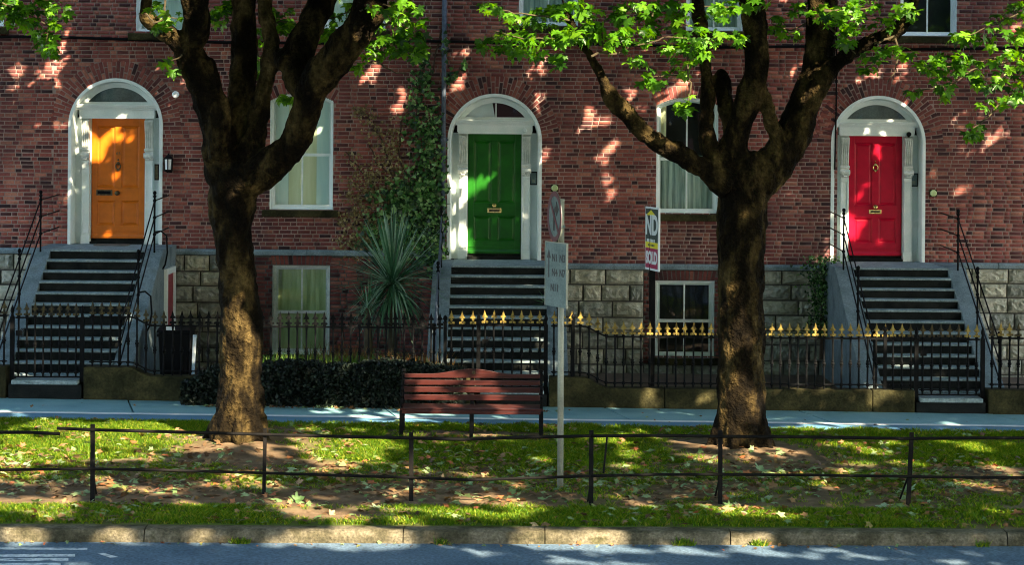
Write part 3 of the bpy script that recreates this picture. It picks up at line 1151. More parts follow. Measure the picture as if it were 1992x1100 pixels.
    # threshold
    MB().box(c - dw, c + dw, 0.14, 0.33, zb, zb + 0.045).box(c - dw, c + dw, 0.29, 0.33, zb + 0.045, zb + 0.115).build('threshold', 'shade_black_stone', sur)
    # door leaf
    zd0, zd1 = zb + 0.10, ze0 + 0.0
    dh = zd1 - zd0
    d = MB()
    stile = 0.105
    y0, y1 = 0.285, 0.33
    xl, xr = c - dw + 0.006, c + dw - 0.006
    zl = [zd0 + 0.02, zd0 + 0.235, zd0 + 0.70, zd0 + 0.94, zd1 - 0.135, zd1]
    mid = 0.06
    # solid stiles and rails, butted
    d.box(xl, xl + stile, y0, y1, zd0, zd1).box(xr - stile, xr, y0, y1, zd0, zd1)
    d.box(xl + stile, xr - stile, y0, y1, zd0, zl[1]).box(xl + stile, xr - stile, y0, y1, zl[2], zl[3]).box(xl + stile, xr - stile, y0, y1, zl[4], zd1)
    d.box(c - mid, c + mid, y0, y1, zl[1], zl[2]).box(c - mid, c + mid, y0, y1, zl[3], zl[4])
    d.prism_x([(0.25, zd0), (0.25, zd0 + 0.035), (0.285, zd0 + 0.075), (0.285, zd0)], xl, xr)
    d.box(xl, xr, 0.275, 0.285, zd0 + 0.12, zd0 + 0.135)
    door = d.build('front_door', paint, h, bevel=0.005)
    for (za, zb2) in ((zl[1], zl[2]), (zl[3], zl[4])):
        for (a, b) in ((xl + stile, c - mid), (c + mid, xr - stile)):
            p = MB()
            vs = []
            for (ins, yy) in ((0, 0.292), (0.012, 0.305), (0.03, 0.312), (0.055, 0.300)):
                vs += [(a + ins, yy, za + ins), (b - ins, yy, za + ins), (b - ins, yy, zb2 - ins), (a + ins, yy, zb2 - ins)]
            fs = []
            for q in range(3):
                for i in range(4):
                    j = (i + 1) % 4
                    fs.append((q * 4 + i, q * 4 + j, q * 4 + 4 + j, q * 4 + 4 + i))
            fs.append((12, 13, 14, 15))
            p.add(vs, fs).build('door_panel', paint, door)

    def knocker(x, z, sc, mt):
        k = MB()
        k.lathe([(0.03, 0), (0.034, 0.01), (0.02, 0.03), (0.0, 0.035)], x, y0, z + 0.10 * sc, 10, axis='y')
        k.lathe([(0.018, 0), (0.02, 0.008), (0.0, 0.02)], x, y0, z + 0.165 * sc, 8, axis='y')
        ring = [(x + 0.045 * sc * math.sin(t), y0 - 0.022, z + 0.045 * sc - 0.055 * sc * math.cos(t)) for t in [i * 2 * math.pi / 12 for i in range(13)]]
        k.tube(ring, 0.011, 6, cap=False)
        k.lathe([(0.026, 0), (0.022, 0.02), (0.0, 0.032)], x, y0 - 0.008, z - 0.02 * sc, 8, axis='y')
        k.build('door_knocker', mt, door, smooth=True)

    def slot(x, z, w, hh, mt):
        k = MB()
        k.box(x - w / 2, x + w / 2, y0 - 0.012, y0, z, z + hh)
        sl = k.build('letter_box', mt, door, bevel=0.004)
        MB().box(x - w / 2 + 0.03, x + w / 2 - 0.03, y0 - 0.018, y0 - 0.012, z + 0.025, z + hh - 0.022).build('letter_flap', 'dark_bronze' if mt == 'brass' else 'black_iron', door)

    def knob(x, z, mt):
        MB().lathe([(0.045, 0), (0.045, 0.008), (0.02, 0.014), (0.018, 0.04), (0.04, 0.052), (0.044, 0.07), (0.03, 0.085), (0.0, 0.09)], x, y0, z, 12, axis='y').build('door_knob', mt, door, smooth=True)
    if key == 'orange':
        slot(c - 0.255, zd0 + 0.80, 0.30, 0.105, 'dark_bronze')
        knob(c - 0.01, zd0 + 0.845, 'dark_bronze')
        knocker(c, zd0 + 1.30, 1.0, 'dark_bronze')
        text('63', c, y0 - 0.001, zd0 + 1.585, 0.085, 'dark_bronze', door, 'door_number', ext=0.006)
    elif key == 'green':
        knob(c, zd0 + 0.90, 'brass')
        slot(c, zd0 + 0.76, 0.255, 0.09, 'brass')
    else:
        knocker(c, zd0 + 1.60, 1.0, 'brass')
        knob(c, zd0 + 0.91, 'brass')
        slot(c, zd0 + 0.78, 0.23, 0.08, 'brass')
    return sur, c, zb


def text(body, x, y, z, size, mat, parent, name, ext=0.003, rotz=0.0, sx=1.0, bold=0.0):
    cu = bpy.data.curves.new(name, 'FONT')
    cu.body = body
    cu.size = size
    cu.extrude = ext
    cu.offset = bold
    cu.align_x = 'CENTER'
    cu.align_y = 'CENTER'
    cu.materials.append(MATS[mat])
    m = Matrix.Translation((x, y, z)) @ Matrix.Rotation(rotz, 4, 'Z') @ Matrix.Rotation(R(90), 4, 'X') @ Matrix.Diagonal((sx, 1, 1, 1))
    return put(name, cu, parent, m)


s1, c1, zb1 = doorway(house1, 'orange', 'orange_paint', 'dark_bronze')
s2, c2, zb2 = doorway(house2, 'green', 'green_paint', 'brass', blind=True)
s3, c3, zb3 = doorway(house3, 'red', 'red_paint', 'brass')

# intercom panels on the right jambs
for (sur, px, py, w, hh, mt) in ((s1, 305, 335, 0.085, 0.30, 'dark_bronze'), (s2, 1038, 347, 0.14, 0.25, 'sign_grey'), (s3, 1777, 350, 0.16, 0.25, 'sign_grey')):
    p = W(px, py, 0.27)
    fr = MB().box(p.x - w / 2, p.x + w / 2, 0.255, 0.285, p.z - hh / 2, p.z + hh / 2).build('intercom', 'black_iron', sur, bevel=0.004)
    MB().box(p.x - w / 2 + 0.018, p.x + w / 2 - 0.018, 0.249, 0.255, p.z - hh / 2 + 0.02, p.z + hh / 2 - 0.02).build('intercom_plate', mt, sur)
    if mt == 'sign_grey':
        MB().box(p.x - 0.03, p.x + 0.03, 0.243, 0.249, p.z - 0.08, p.z - 0.02).build('intercom_button', 'pole_paint', sur)
# small white camera boxes on the entablatures of green and red
for sur, px, py, mt in ((s2, 1021, 254, 'white_paint'), (s3, 1768, 261, 'black_iron')):
    p = W(px, py, 0.06)
    MB().lathe([(0.03, 0), (0.042, 0.02), (0.042, 0.09), (0.03, 0.11)], p.x, 0.11, p.z, 10, axis='y').box(p.x - 0.015, p.x + 0.015, 0.06, 0.118, p.z - 0.06, p.z - 0.02).build('porch_light', mt, sur)


# ---- windows
def sash_window(h, o, frame_mat, inner, dark_upper=False, sill=True, meet=0.47, muntin=True, sill_mat='plinth_stone'):
    ft = 0.055
    zt = o.zs + o.rise
    f = MB()
    # box frame: jambs, head, bottom rail
    def top_pts(ins, n=12):
        if o.rad is None:
            return [(o.x1 - ins, o.zs - ins), (o.x0 + ins, o.zs - ins)]
        r = o.rad - ins
        hh = math.asin((o.hw - ins) / r)
        return [(o.cx + r * math.sin(hh - 2 * hh * i / n), o.cz + r * math.cos(hh - 2 * hh * i / n)) for i in range(n + 1)]

    def loop(ins):
        return [(o.x0 + ins, o.z0 + ins), (o.x1 - ins, o.z0 + ins)] + top_pts(ins)
    A, B, C, D = loop(-0.004), loop(0.03), loop(ft), loop(ft + 0.03)
    k = len(A)
    layers = [(A, 0.03), (A, 0.10), (B, 0.10), (C, 0.12), (C, 0.15), (D, 0.155), (D, 0.20)]
    layers = [(loop(-0.004), 0.0), (loop(0.012), 0.10)] + layers[2:]
    vs = []
    for (L, yy) in layers:
        vs += [(x, yy, z) for x, z in L]
    fs = []
    for q in range(len(layers) - 1):
        for i in range(k):
            j = (i + 1) % k
            fs.append((q * k + i, q * k + j, (q + 1) * k + j, (q + 1) * k + i))
    f.add(vs, fs)
    zm = o.z0 + (zt - o.z0) * meet
    f.box(o.x0 + ft, o.x1 - ft, 0.125, 0.17, zm - 0.028, zm + 0.028)
    w = f.build('sash_window', frame_mat, h)
    if muntin:
        MB().box(o.cx - 0.014, o.cx + 0.014, 0.138, 0.165, o.z0 + ft, zm - 0.028).box(o.cx - 0.014, o.cx + 0.014, 0.138, 0.165, zm + 0.028, zt - ft * 0.9).build('glazing_bar', frame_mat, w)
    e = 0.014 if muntin else 0
    xs = [(o.x0 + ft, o.cx - e), (o.cx + e, o.x1 - ft)]
    for (a, b) in xs:
        MB().add([(a, 0.158, o.z0 + ft), (b, 0.158, o.z0 + ft), (b, 0.158, zm - 0.028), (a, 0.158, zm - 0.028)], [(0, 1, 2, 3)]).build('window_pane', 'glass', w)
        MB().add([(a, 0.150, zm + 0.028), (b, 0.150, zm + 0.028), (b, 0.150, zt - 0.02), (a, 0.150, zt - 0.02)], [(0, 1, 2, 3)]).build('window_pane', 'glass', w)
    # what hangs behind the glass
    for (a, b, za, zb, mt, yy, fold) in inner:
        n = 40
        vs = []
        xa, xb = o.x0 + 0.02 + (o.x1 - o.x0 - 0.04) * a, o.x0 + 0.02 + (o.x1 - o.x0 - 0.04) * b
        for i in range(n + 1):
            x = xa + (xb - xa) * i / n
            y = yy + fold * math.sin(x * 55) + fold * 0.6 * math.sin(x * 23 + 1)
            vs += [(x, y, o.z0 + (zt - o.z0) * za), (x, y, o.z0 + (zt - o.z0) * zb)]
        MB().add(vs, [(2 * i, 2 * i + 2, 2 * i + 3, 2 * i + 1) for i in range(n)]).build('curtain' if fold else 'blind', mt, w)
    if sill:
        MB().box(o.x0 - 0.13, o.x1 + 0.10, -0.115, 0.08, o.z0 - 0.135, o.z0 - 0.008).build('window_sill', sill_mat, w, bevel=0.012)
    return w


sash_window(house1, w1_main, 'white_paint', [(0, 0.27, 0, 1, 'blind_pale', 0.24, 0), (0.27, 0.49, 0, 0.48, 'blind_cream', 0.26, 0), (0.51, 0.73, 0, 0.48, 'blind_cream', 0.26, 0),
                                            (0.73, 1, 0, 1, 'blind_pale', 0.24, 0), (0.27, 0.73, 0.48, 1, 'blind_cream', 0.25, 0), (0.49, 0.51, 0, 0.48, 'blind_pale', 0.27, 0)])
sash_window(house2, w2_main, 'white_paint', [(0, 1, 0, 0.50, 'net_curtain', 0.30, 0.012), (0, 0.16, 0.5, 1, 'blind_cream', 0.28, 0.01)])
sash_window(house1, w1_base, 'old_white_paint', [(0, 1, 0, 1, 'curtain_green', 0.30, 0.006)], sill=True)
sash_window(house2, w2_base, 'white_paint', [], sill=True)
sash_window(house0, w_up[0], 'white_paint', [(0, 1, 0, 0.6, 'net_curtain', 0.3, 0.01)])
sash_window(house1, w_up[1], 'white_paint', [(0, 1, 0, 0.7, 'blind_pale', 0.3, 0.01)])
sash_window(house1, w_up[2], 'white_paint', [(0, 1, 0, 0.7, 'blind_pale', 0.3, 0.01)])
sash_window(house2, w_up[3], 'white_paint', [(0, 1, 0, 0.4, 'net_curtain', 0.3, 0.01)])
sash_window(house2, w_up[4], 'white_paint', [(0, 1, 0, 0.4, 'net_curtain', 0.3, 0.01)])
sash_window(house3, w_up[5], 'white_paint', [])

# lamp, alarm boxes, drainpipe, cables on the wall
p = W(330, 318, 0)
lan = thing('wall_lantern', (p.x, -0.02, p.z), 'black wall lantern mounted beside the orange door', 'lantern')
MB().box(p.x - 0.05, p.x + 0.05, -0.04, -0.015, p.z - 0.17, p.z - 0.05).tube([(p.x, -0.03, p.z - 0.1), (p.x, -0.10, p.z - 0.16), (p.x, -0.13, p.z - 0.15)], 0.012, 6).lathe([(0.07, -0.15), (0.085, -0.135), (0.085, -0.12), (0.07, -0.11)], p.x, -0.14, p.z, 8).build('bracket', 'black_iron', lan)
MB().lathe([(0.068, -0.11), (0.08, 0.08)], p.x, -0.14, p.z, 6).build('lantern_glass', 'board_white', lan)
MB().lathe([(0.095, 0.08), (0.09, 0.095), (0.05, 0.14), (0.018, 0.16), (0.018, 0.18), (0.0, 0.19)], p.x, -0.14, p.z, 8).build('lantern_cap', 'black_iron', lan)
cage = MB()
for i in range(6):
    a = 2 * math.pi * (i + .5) / 6
    cage.tube([(p.x + 0.072 * math.cos(a), -0.14 + 0.072 * math.sin(a), p.z - 0.11), (p.x + 0.084 * math.cos(a), -0.14 + 0.084 * math.sin(a), p.z + 0.08)], 0.012, 5)
cage.build('cage', 'black_iron', lan)
p = W(343, 185, 0)
sl = thing('security_light', (p.x, -0.02, p.z), 'small white security light on the brick beside the orange doorway arch', 'light')
MB().lathe([(0.05, 0), (0.05, 0.02), (0.03, 0.03), (0.03, 0.07)], p.x, -0.015, p.z, 10, axis='y').build('base', 'white_paint', sl)
MB().lathe([(0.04, 0), (0.062, 0.03), (0.065, 0.09), (0.05, 0.10)], p.x + 0.01, -0.07, p.z + 0.01, 12, axis='y').build('lamp_head', 'board_white', sl)
for px, py, lb in ((1079, 366, 'small green round alarm box on the brick beside the green doorway'), (1815, 376, 'small green round alarm box on the brick beside the red doorway')):
    p = W(px, py, 0)
    a = thing('alarm_box', (p.x, -0.02, p.z), lb, 'alarm')
    MB().lathe([(0.06, 0), (0.065, 0.03), (0.05, 0.05), (0.0, 0.055)], p.x, -0.015, p.z, 8, axis='y').build('cover', 'curtain_green', a)
    MB().box(p.x - 0.07, p.x + 0.07, -0.02, -0.012, p.z - 0.07, p.z + 0.07).build('back_plate', 'plinth_stone', a)

pt, pbm = W(866, -60, -0.08), W(860, 500, -0.08)
dp = thing('drainpipe', (pbm.x, -0.08, 0), 'tall blue-grey iron drainpipe between the ivy and the green doorway', 'drainpipe')
xx = (pt.x + pbm.x) / 2
zlow = fZ(860, 590)
MB().tube([(xx, -0.075, ZT), (xx, -0.075, zlow)], 0.043, 12).build('pipe', 'blue_iron', dp, smooth=True)
for zz in (7.4, 5.9, 4.2, 2.5, zlow + 0.1):
    MB().lathe([(0.058, -0.04), (0.062, -0.03), (0.062, 0.03), (0.05, 0.045)], xx, -0.075, zz, 12).box(xx - 0.09, xx + 0.09, -0.03, -0.012, zz - 0.02, zz + 0.02).build('pipe_collar', 'blue_iron', dp)
xc = fX(1627, 100)
tag(MB().tube([(xc, -0.035, ZT), (xc, -0.035, fZ(1627, 212)), (xc - 0.02, -0.035, fZ(1627, 330))], 0.014, 6).build('service_cable', 'black_iron'), 'thin black cable running down the brick to the left of the red doorway arch', 'cable')
pts = []
for (px, py) in ((-120, 70), (120, 72), (260, 77), (420, 82), (640, 84), (800, 79), (960, 83), (1180, 86), (1400, 92), (1560, 90), (1760, 96), (2110, 92)):
    q = W(px, py, -0.03)
    pts.append((q.x, -0.04, q.z))
tag(MB().tube(pts, 0.027, 6).build('wall_cable', 'black_iron'), 'black cable, thickened by its shadow, strung along the brick below the upper windows', 'cable')  # tube made thicker to take in the dark shadow band along the cable

# ------------------------------------------------------------------ front steps with handrails
GY = -5.42          # line of the front railings


def front_steps(key, label, pcx, land_py, nris, riser, land_d, door_c, zb, z_land, xl, xr, sw, mats=None, brackets=False, hl=None):
    t = thing('front_steps', ((xl + xr) / 2, -3.0, 0), label, 'steps')
    run = 0.29
    MB().box(xl - 0.02, xr + 0.02, -land_d + 0.02, 0.012, -0.3, z_land - 0.06).build('landing_core', 'shade_black_stone', t)
    ld = MB().box(xl - 0.004, xr + 0.004, -land_d + 0.021, 0.27, z_land - 0.06, z_land - 0.004)
    ld.build('landing', 'step_stone', t, bevel=0.01)
    ybot = -land_d
    for i in range(nris):
        z = z_land - i * riser - 0.002
        y = -land_d - i * run
        # tread slab with a rounded nosing
        if i > 0:
            y0n, y1n = y - 0.04, y + run
        else:
            y0n, y1n = y - 0.04, y + 0.02
        wz = random.uniform(-.003, .003)
        poly = [(y1n, z - 0.036), (y0n + 0.010, z - 0.036), (y0n, z - 0.028), (y0n, z - 0.010), (y0n + 0.010, z), (y1n, z)]
        st = MB().prism_x([(a, b + wz) for a, b in poly], xl, xr).build('step', 'step_stone', t)
        MB().box(xl, xr, y + 0.005, y + 0.22, z - riser - 0.002, z - 0.036 + wz).build('riser', 'shade_black_stone', st)
        ybot = y
    zend = z_land - (nris - 1) * riser
    # side walls (raking parapets)
    sl = riser / run
    for sg, xa, xb in ((-1, xl - sw, xl), (1, xr, xr + sw)):
        y_a, y_b = -land_d + 0.12, ybot - 0.22
        up = 0.07
        poly = [(0.012, -0.3), (0.012, z_land - 0.002), (y_a, z_land - 0.002), (y_a - 0.001, z_land + up), (-land_d - 0.05, z_land + up), (y_b, z_land + up - (-land_d - 0.05 - y_b) * sl), (y_b, -0.3)]
        poly = [(0.012, -0.3), (0.012, z_land + 0.004), (-land_d + 0.10, z_land + 0.004), (y_b, z_land + 0.004 + 0.02 - (-land_d + 0.10 - y_b) * sl), (y_b, -0.3)]
        MB().prism_x(poly, xa, xb).build('side_wall', 'stringer_render', t, bevel=0.012)

    # handrails: three raking rails and posts
    def wall_top(y):
        return z_land + 0.004 + max(0, 0) - max(0.0, (-land_d + 0.10 - y)) * sl
    for sg in (-1, 1):
        xh = (xl - sw * 0.55) if sg < 0 else (xr + sw * 0.55)
        ys = [-land_d + 0.02, (-land_d + ybot) / 2 - 0.02, ybot - 0.10]
        hr = MB()
        first = None
        ph = 0.98
        rail_root = None
        for k, y in enumerate(ys):
            zb0 = wall_top(y)
            po = MB().tube([(xh, y, zb0 - 0.02), (xh, y, zb0 + ph)], 0.017, 8)
            po.lathe([(0.02, 0), (0.032, 0.02), (0.032, 0.035), (0.018, 0.05), (0.034, 0.085), (0.026, 0.115), (0.0, 0.13)], xh, y, zb0 + ph - 0.01, 8)
            for hh in (0.32, 0.62, 0.92):
                po.lathe([(0.018, -0.03), (0.03, -0.015), (0.03, 0.015), (0.018, 0.03)], xh, y, zb0 + hh, 8)
            po.build('handrail_post', 'black_iron', t)
        for hh in (0.32, 0.62, 0.92):
            rb = MB()
            rb.tube([(xh, -0.02, z_land + hh), (xh, ys[0], wall_top(ys[0]) + hh), (xh, ys[1], wall_top(ys[1]) + hh), (xh, ys[2], wall_top(ys[2]) + hh)], 0.0125, 6)
            rb.build('handrail', 'blue_iron' if (hl and sg == hl) else 'black_iron', t)
        if brackets and sg == 1 or (brackets == 2):
            for y in ys[:2]:
                zb0 = wall_top(y)
                xo = xr + sw + 0.05
                MB().tube([(xh, y, zb0 + 0.36), (xh + 0.12, y - 0.02, zb0 + 0.38), (xo + 0.02, y - 0.03, zb0 + 0.30), (xo + 0.04, y - 0.03, zb0 + 0.0), (xo, y - 0.03, zb0 - 0.22), (xo - 0.05, y, zb0 - 0.3)], 0.016, 6).build('stay', 'black_iron', t)
    return t


LD = 1.6


def px_at(px, py, Y):
    return W(px, py, Y).x


zl1, zl2, zl3 = zb1 - 0.0, zb2 - 0.0, zb3 - 0.0
front_steps('orange', 'stone front steps rising to the orange door', 0, 0, 12, 0.168, LD, c1, zb1, zl1, px_at(98, 490, -LD), px_at(280, 490, -LD), 0.33, brackets=1)
front_steps('green', 'stone front steps rising to the green door', 0, 0, 12, 0.156, LD, c2, zb2, zl2, px_at(878, 520, -LD), px_at(1062, 520, -LD), 0.33, hl=-1)
front_steps('red', 'stone front steps rising to the red door', 0, 0, 12, 0.163, LD, c3, zb3, zl3, px_at(1661, 518, -LD), px_at(1844, 518, -LD), 0.33)
tag(MB().box(c1 - 0.32, c1 + 0.30, -0.42, -0.05, zl1 - 0.003, zl1 + 0.014).build('door_mat', 'rubber_mat', bevel=0.006), 'worn brown door mat on the landing at the orange door', 'mat')

# ------------------------------------------------------------------ front railings, gates and low plinth walls
def finial_mesh(mat):
    m = MB()
    half = [(0.013, 0.165), (0.021, 0.132), (0.046, 0.100), (0.045, 0.088), (0.019, 0.094), (0.011, 0.074), (0.021, 0.060), (0.012, 0.046), (0.018, 0.036), (0.046, 0.034), (0.054, 0.014), (0.043, -0.006), (0.022, 0.010), (0.014, -0.050)]
    poly = [(0, 0.212)] + [(-x, z) for x, z in half] + [(x, z) for x, z in half[::-1]]
    m.prism(poly, -0.009, 0.009)
    m.prism([(x * 0.62, 0.03 + (z - 0.03) * 0.9) for x, z in poly], -0.016, 0.016)
    m.lathe([(0.017, -0.055), (0.017, -0.01), (0.024, -0.005), (0.024, 0.005), (0.014, 0.012)], 0, 0, 0, 6)
    return m.mesh('finial', mat)


FIN = {k: finial_mesh(k) for k in ('gold_paint', 'dull_gilt', 'black_iron')}


def picket_mesh(H, kn):
    m = MB()
    prof = [(0.013, 0.0), (0.013, 0.04), (0.026, 0.055), (0.026, 0.075), (0.014, 0.095)]
    prof += [(0.0125, kn - 0.06), (0.022, kn - 0.05), (0.022, kn - 0.035), (0.014, kn - 0.03), (0.027, kn - 0.012), (0.027, kn + 0.012), (0.014, kn + 0.03), (0.022, kn + 0.035), (0.022, kn + 0.05), (0.0125, kn + 0.06)]
    prof += [(0.0125, H - 0.30), (0.018, H - 0.24), (0.024, H - 0.21), (0.016, H - 0.19), (0.014, H - 0.15)]
    m.lathe([(r * 1.22, z) for r, z in prof], 0, 0, 0, 6)
    return m.mesh('picket', 'black_iron')


PICK = {}


def railing(label, xs, base, H, gilt, kn=0.40, extra_posts=(), name='railing', cat='railing', group='iron railings along the front gardens', low=0.06, spacing=None, gate=False):
    """xs: picket positions, base(x): plinth height"""
    xm = sum(xs) / len(xs)
    t = thing(name, (xm, GY, base(xm)), label, cat, group)
    key = (round(H, 3), round(kn, 3))
    if key not in PICK:
        PICK[key] = picket_mesh(*key)
    for i, x in enumerate(xs):
        pk = put('picket', PICK[key], t, T(x, GY, base(x), 1, 1, 1, 0, random.uniform(-.006, .006), 0))
        put('finial', FIN[gilt(x)], pk, T(x, GY, base(x) + H - 0.20 + random.uniform(-.004, .004), 1, 1, 1, 0, random.uniform(-.03, .03), 0))
    n = max(2, len(xs) * 2)
    xa, xb = xs[0] - 0.05, xs[-1] + 0.05
    for off, hh in ((low, 0.018), (H - 0.25, 0.026)):
        vs = []
        for i in range(n + 1):
            x = xa + (xb - xa) * i / n
            z = base(x) + off
            vs += [(x, GY - 0.018, z), (x, GY + 0.018, z), (x, GY + 0.018, z + hh), (x, GY - 0.018, z + hh)]
        fs = []
        for i in range(n):
            for j in range(4):
                k = (j + 1) % 4
                fs.append((i * 4 + j, i * 4 + k, i * 4 + 4 + k, i * 4 + 4 + j))
        fs += [(0, 1, 2, 3), (n * 4 + 3, n * 4 + 2, n * 4 + 1, n * 4)]
        MB().add(vs, fs).build('rail', 'black_iron', t)
    for x in extra_posts:
        po = MB().box(x - 0.026, x + 0.026, GY - 0.026, GY + 0.026, base(x) - 0.05, base(x) + H - 0.16)
        po.lathe([(0.036, 0), (0.036, 0.02), (0.02, 0.03), (0.036, 0.06), (0.04, 0.08), (0.028, 0.11), (0, 0.13)], x, GY, base(x) + H - 0.16, 8)
        po.tube([(x + 0.0, GY + 0.02, base(x) + 0.5), (x + 0.03, GY + 0.32, base(x) - 0.02)], 0.012, 6)
        po.build('newel_post', 'black_iron', t)
    return t


def rx(px, py=650):
    return W(px, py, GY).x


def rz(px, py):
    return W(px, py, GY).z


def smooth_step(x, a, b, za, zb):
    t = max(0, min(1, (x - a) / (b - a)))
    t = t * t * (3 - 2 * t)
    return za + (zb - za) * t


pz1h, pz1l = rz(215, 713), rz(360, 731)
pz2h, pz2l = rz(1100, 733), rz(1350, 755)
pz3 = rz(1960, 757)


def base1(x):
    return smooth_step(x, rx(252), rx(298), pz1h, pz1l)


def base2(x):
    return smooth_step(x, rx(1132), rx(1186), pz2h, pz2l)


def base0(x):
    return pz1h


def base3(x):
    return pz3


def spaced(a, b, d):
    n = max(1, round((b - a) / d))
    return [a + (b - a) * i / n for i in range(n + 1)]


rs = 0.1425
railing('short black iron railing left of the gate to the orange-door steps', spaced(rx(-560), rx(8), rs), base0, 1.03, lambda x: 'dull_gilt')
railing('black iron railing with dark spear tips behind the hedge, orange-door house', spaced(rx(180), rx(856), rs), base1, 1.03,
        lambda x: 'dull_gilt' if x < rx(330) else 'black_iron', extra_posts=(rx(866),))
railing('short gold-tipped railing left of the gate to the green-door steps', spaced(rx(878), rx(920), rs), base2, 1.03, lambda x: 'gold_paint')
railing('long gold-tipped railing between the green-door gate and the red-door gate', spaced(rx(1078), rx(1722), 0.139), base2, 1.045, lambda x: 'gold_paint', extra_posts=(rx(1115), rx(1722)))
railing('gold-tipped railing at the right edge beyond the red-door gate', spaced(rx(1930), rx(2560), 0.139), base3, 1.045, lambda x: 'gold_paint' if random.random() < 0.6 else 'dull_gilt')


def gate(label, pa, pb, ptop, pbot, tips, steps_px):
    za, zt = rz((pa + pb) / 2, pbot), rz((pa + pb) / 2, ptop)
    H = zt - za
    a, b = rx(pa), rx(pb)
    t = railing(label, spaced(a + 0.10, b - 0.10, 0.139), lambda x: za, H, tips, kn=H - 0.66, name='garden_gate', cat='gate', group='iron garden gates')
    for x in (a, b):
        po = MB().box(x - 0.032, x + 0.032, GY - 0.03, GY + 0.03, za - 0.12, za + H - 0.22)
        po.lathe([(0.03, 0), (0.02, 0.05), (0.035, 0.09), (0.03, 0.12), (0, 0.20)], x, GY, za + H - 0.22, 6)
        po.build('gate_post', 'black_iron', t)
    for z0, z1 in ((za, za + 0.22),):
        MB().box(a + 0.035, b - 0.035, GY - 0.008, GY + 0.008, za - 0.02, za + 0.005).build('bottom_bar', 'black_iron', t)
    # lock box and scroll
    xs_ = a + 0.16
    sc = [(xs_ + 0.04 * (1 - k / 22) * math.cos(k * 0.6), GY - 0.01, za + H * 0.62 + 0.04 * (1 - k / 22) * math.sin(k * 0.6)) for k in range(20)]
    MB().tube(sc, 0.006, 5).build('scroll', 'black_iron', t)
    MB().box(a + 0.06, a + 0.16, GY - 0.03, GY - 0.008, za + H * 0.55, za + H * 0.55 + 0.09).build('lock_box', 'black_iron', t)
    # stone step under the gate
    g0 = gz(a)
    s = MB()
    s = thing('gate_step', ((a + b) / 2, GY, g0), steps_px, 'step', 'stone steps under the gates')
    MB().box(a + 0.03, b - 0.03, GY - 0.20, GY + 0.45, za - 0.11, za - 0.04).build('tread', 'step_stone', s, bevel=0.015)
    MB().box(a - 0.02, b + 0.02, GY - 0.155, GY + 0.44, g0 - 0.25, za - 0.11).build('riser', 'shade_black_stone', s)
    return t


gate('black iron gate at the foot of the orange-door steps', 24, 160, 590, 733, lambda x: 'dull_gilt', 'worn stone step under the gate of the orange-door steps')
gate('iron gate with gold spear tips at the foot of the green-door steps', 931, 1062, 605, 752, lambda x: 'gold_paint', 'stone step under the gate of the green-door steps')
gate('iron gate at the foot of the red-door steps', 1783, 1912, 632, 768, lambda x: 'gold_paint' if x > rx(1875) else 'dull_gilt', 'stone step under the gate of the red-door steps')
railing('short iron railing with dull tips left of the red-door gate', spaced(rx(1737), rx(1772), 0.139), base2, 1.045, lambda x: 'gold_paint' if x < rx(1755) else 'dull_gilt')


def plinth(label, pa, pb, base):
    a, b = rx(pa), rx(pb)
    n = 60
    top = [(a + (b - a) * i / n, base(a + (b - a) * i / n)) for i in range(n + 1)]
    poly = [(a, -0.35), (b, -0.35)] + top[::-1]
    t = thing('plinth_wall', ((a + b) / 2, GY, 0), label, 'wall', 'low stone walls under the railings')
    # stones of about 1.6 m butted end to end
    cuts = [a]
    while cuts[-1] < b - 2.2:
        cuts.append(cuts[-1] + random.uniform(1.5, 2.1))
    cuts.append(b)
    for p, q in zip(cuts[:-1], cuts[1:]):
        m = max(4, int((q - p) / 0.08))
        tp = [(p + 0.003 + (q - p - 0.006) * i / m) for i in range(m + 1)]
        poly = [(p + 0.003, -0.35), (q - 0.003, -0.35)] + [(x, base(x) - 0.002) for x in tp[::-1]]
        MB().prism(poly, GY - 0.15, GY + 0.17).build('coping_stone', 'plinth_stone', t, bevel=0.018)
    return t


plinth('stub of low stone wall at the left edge beside the orange-door gate', -620, 17, base0)
plinth('low stone wall with curved top running from the orange-door gate behind the hedge', 166, 872, base1)
plinth('short piece of low stone wall left of the green-door gate', 877, 925, base2)
plinth('long mossy low stone wall with curved end between green and red gates', 1068, 1778, base2)
plinth('low stone wall at the right edge beyond the red-door gate', 1919, 2640, base3)

# front garden soil and lawn strips
structure(MB().add([(-12, GY + 0.15, -0.06), (12, GY + 0.15, -0.10), (12, 0.01, -0.12), (-12, 0.01, -0.06)], [(0, 1, 2, 3)]).build('garden_soil', 'soil'))

# ------------------------------------------------------------------ garden planting
def blade_mesh(L, w, droop, n=5):
    m = MB()
    vs = []
    for i in range(n + 1):
        t = i / n
        ww = w * (1 - t) ** 0.7 * (0.6 + 0.8 * min(1, t * 3)) * 0.5
        z = L * t
        y = droop * L * t * t
        vs += [(-ww, y, z), (0, y + ww * 0.5, z), (ww, y, z)]
    fs = []
    for i in range(n):
        a = i * 3
        fs += [(a, a + 1, a + 4, a + 3), (a + 1, a + 2, a + 5, a + 4)]
    m.add(vs, fs)
    return m


BLADES = [blade_mesh(1.0, 0.036, d).mesh('leaf_blade', 'spike_leaf') for d in (0.05, 0.22, 0.45)]


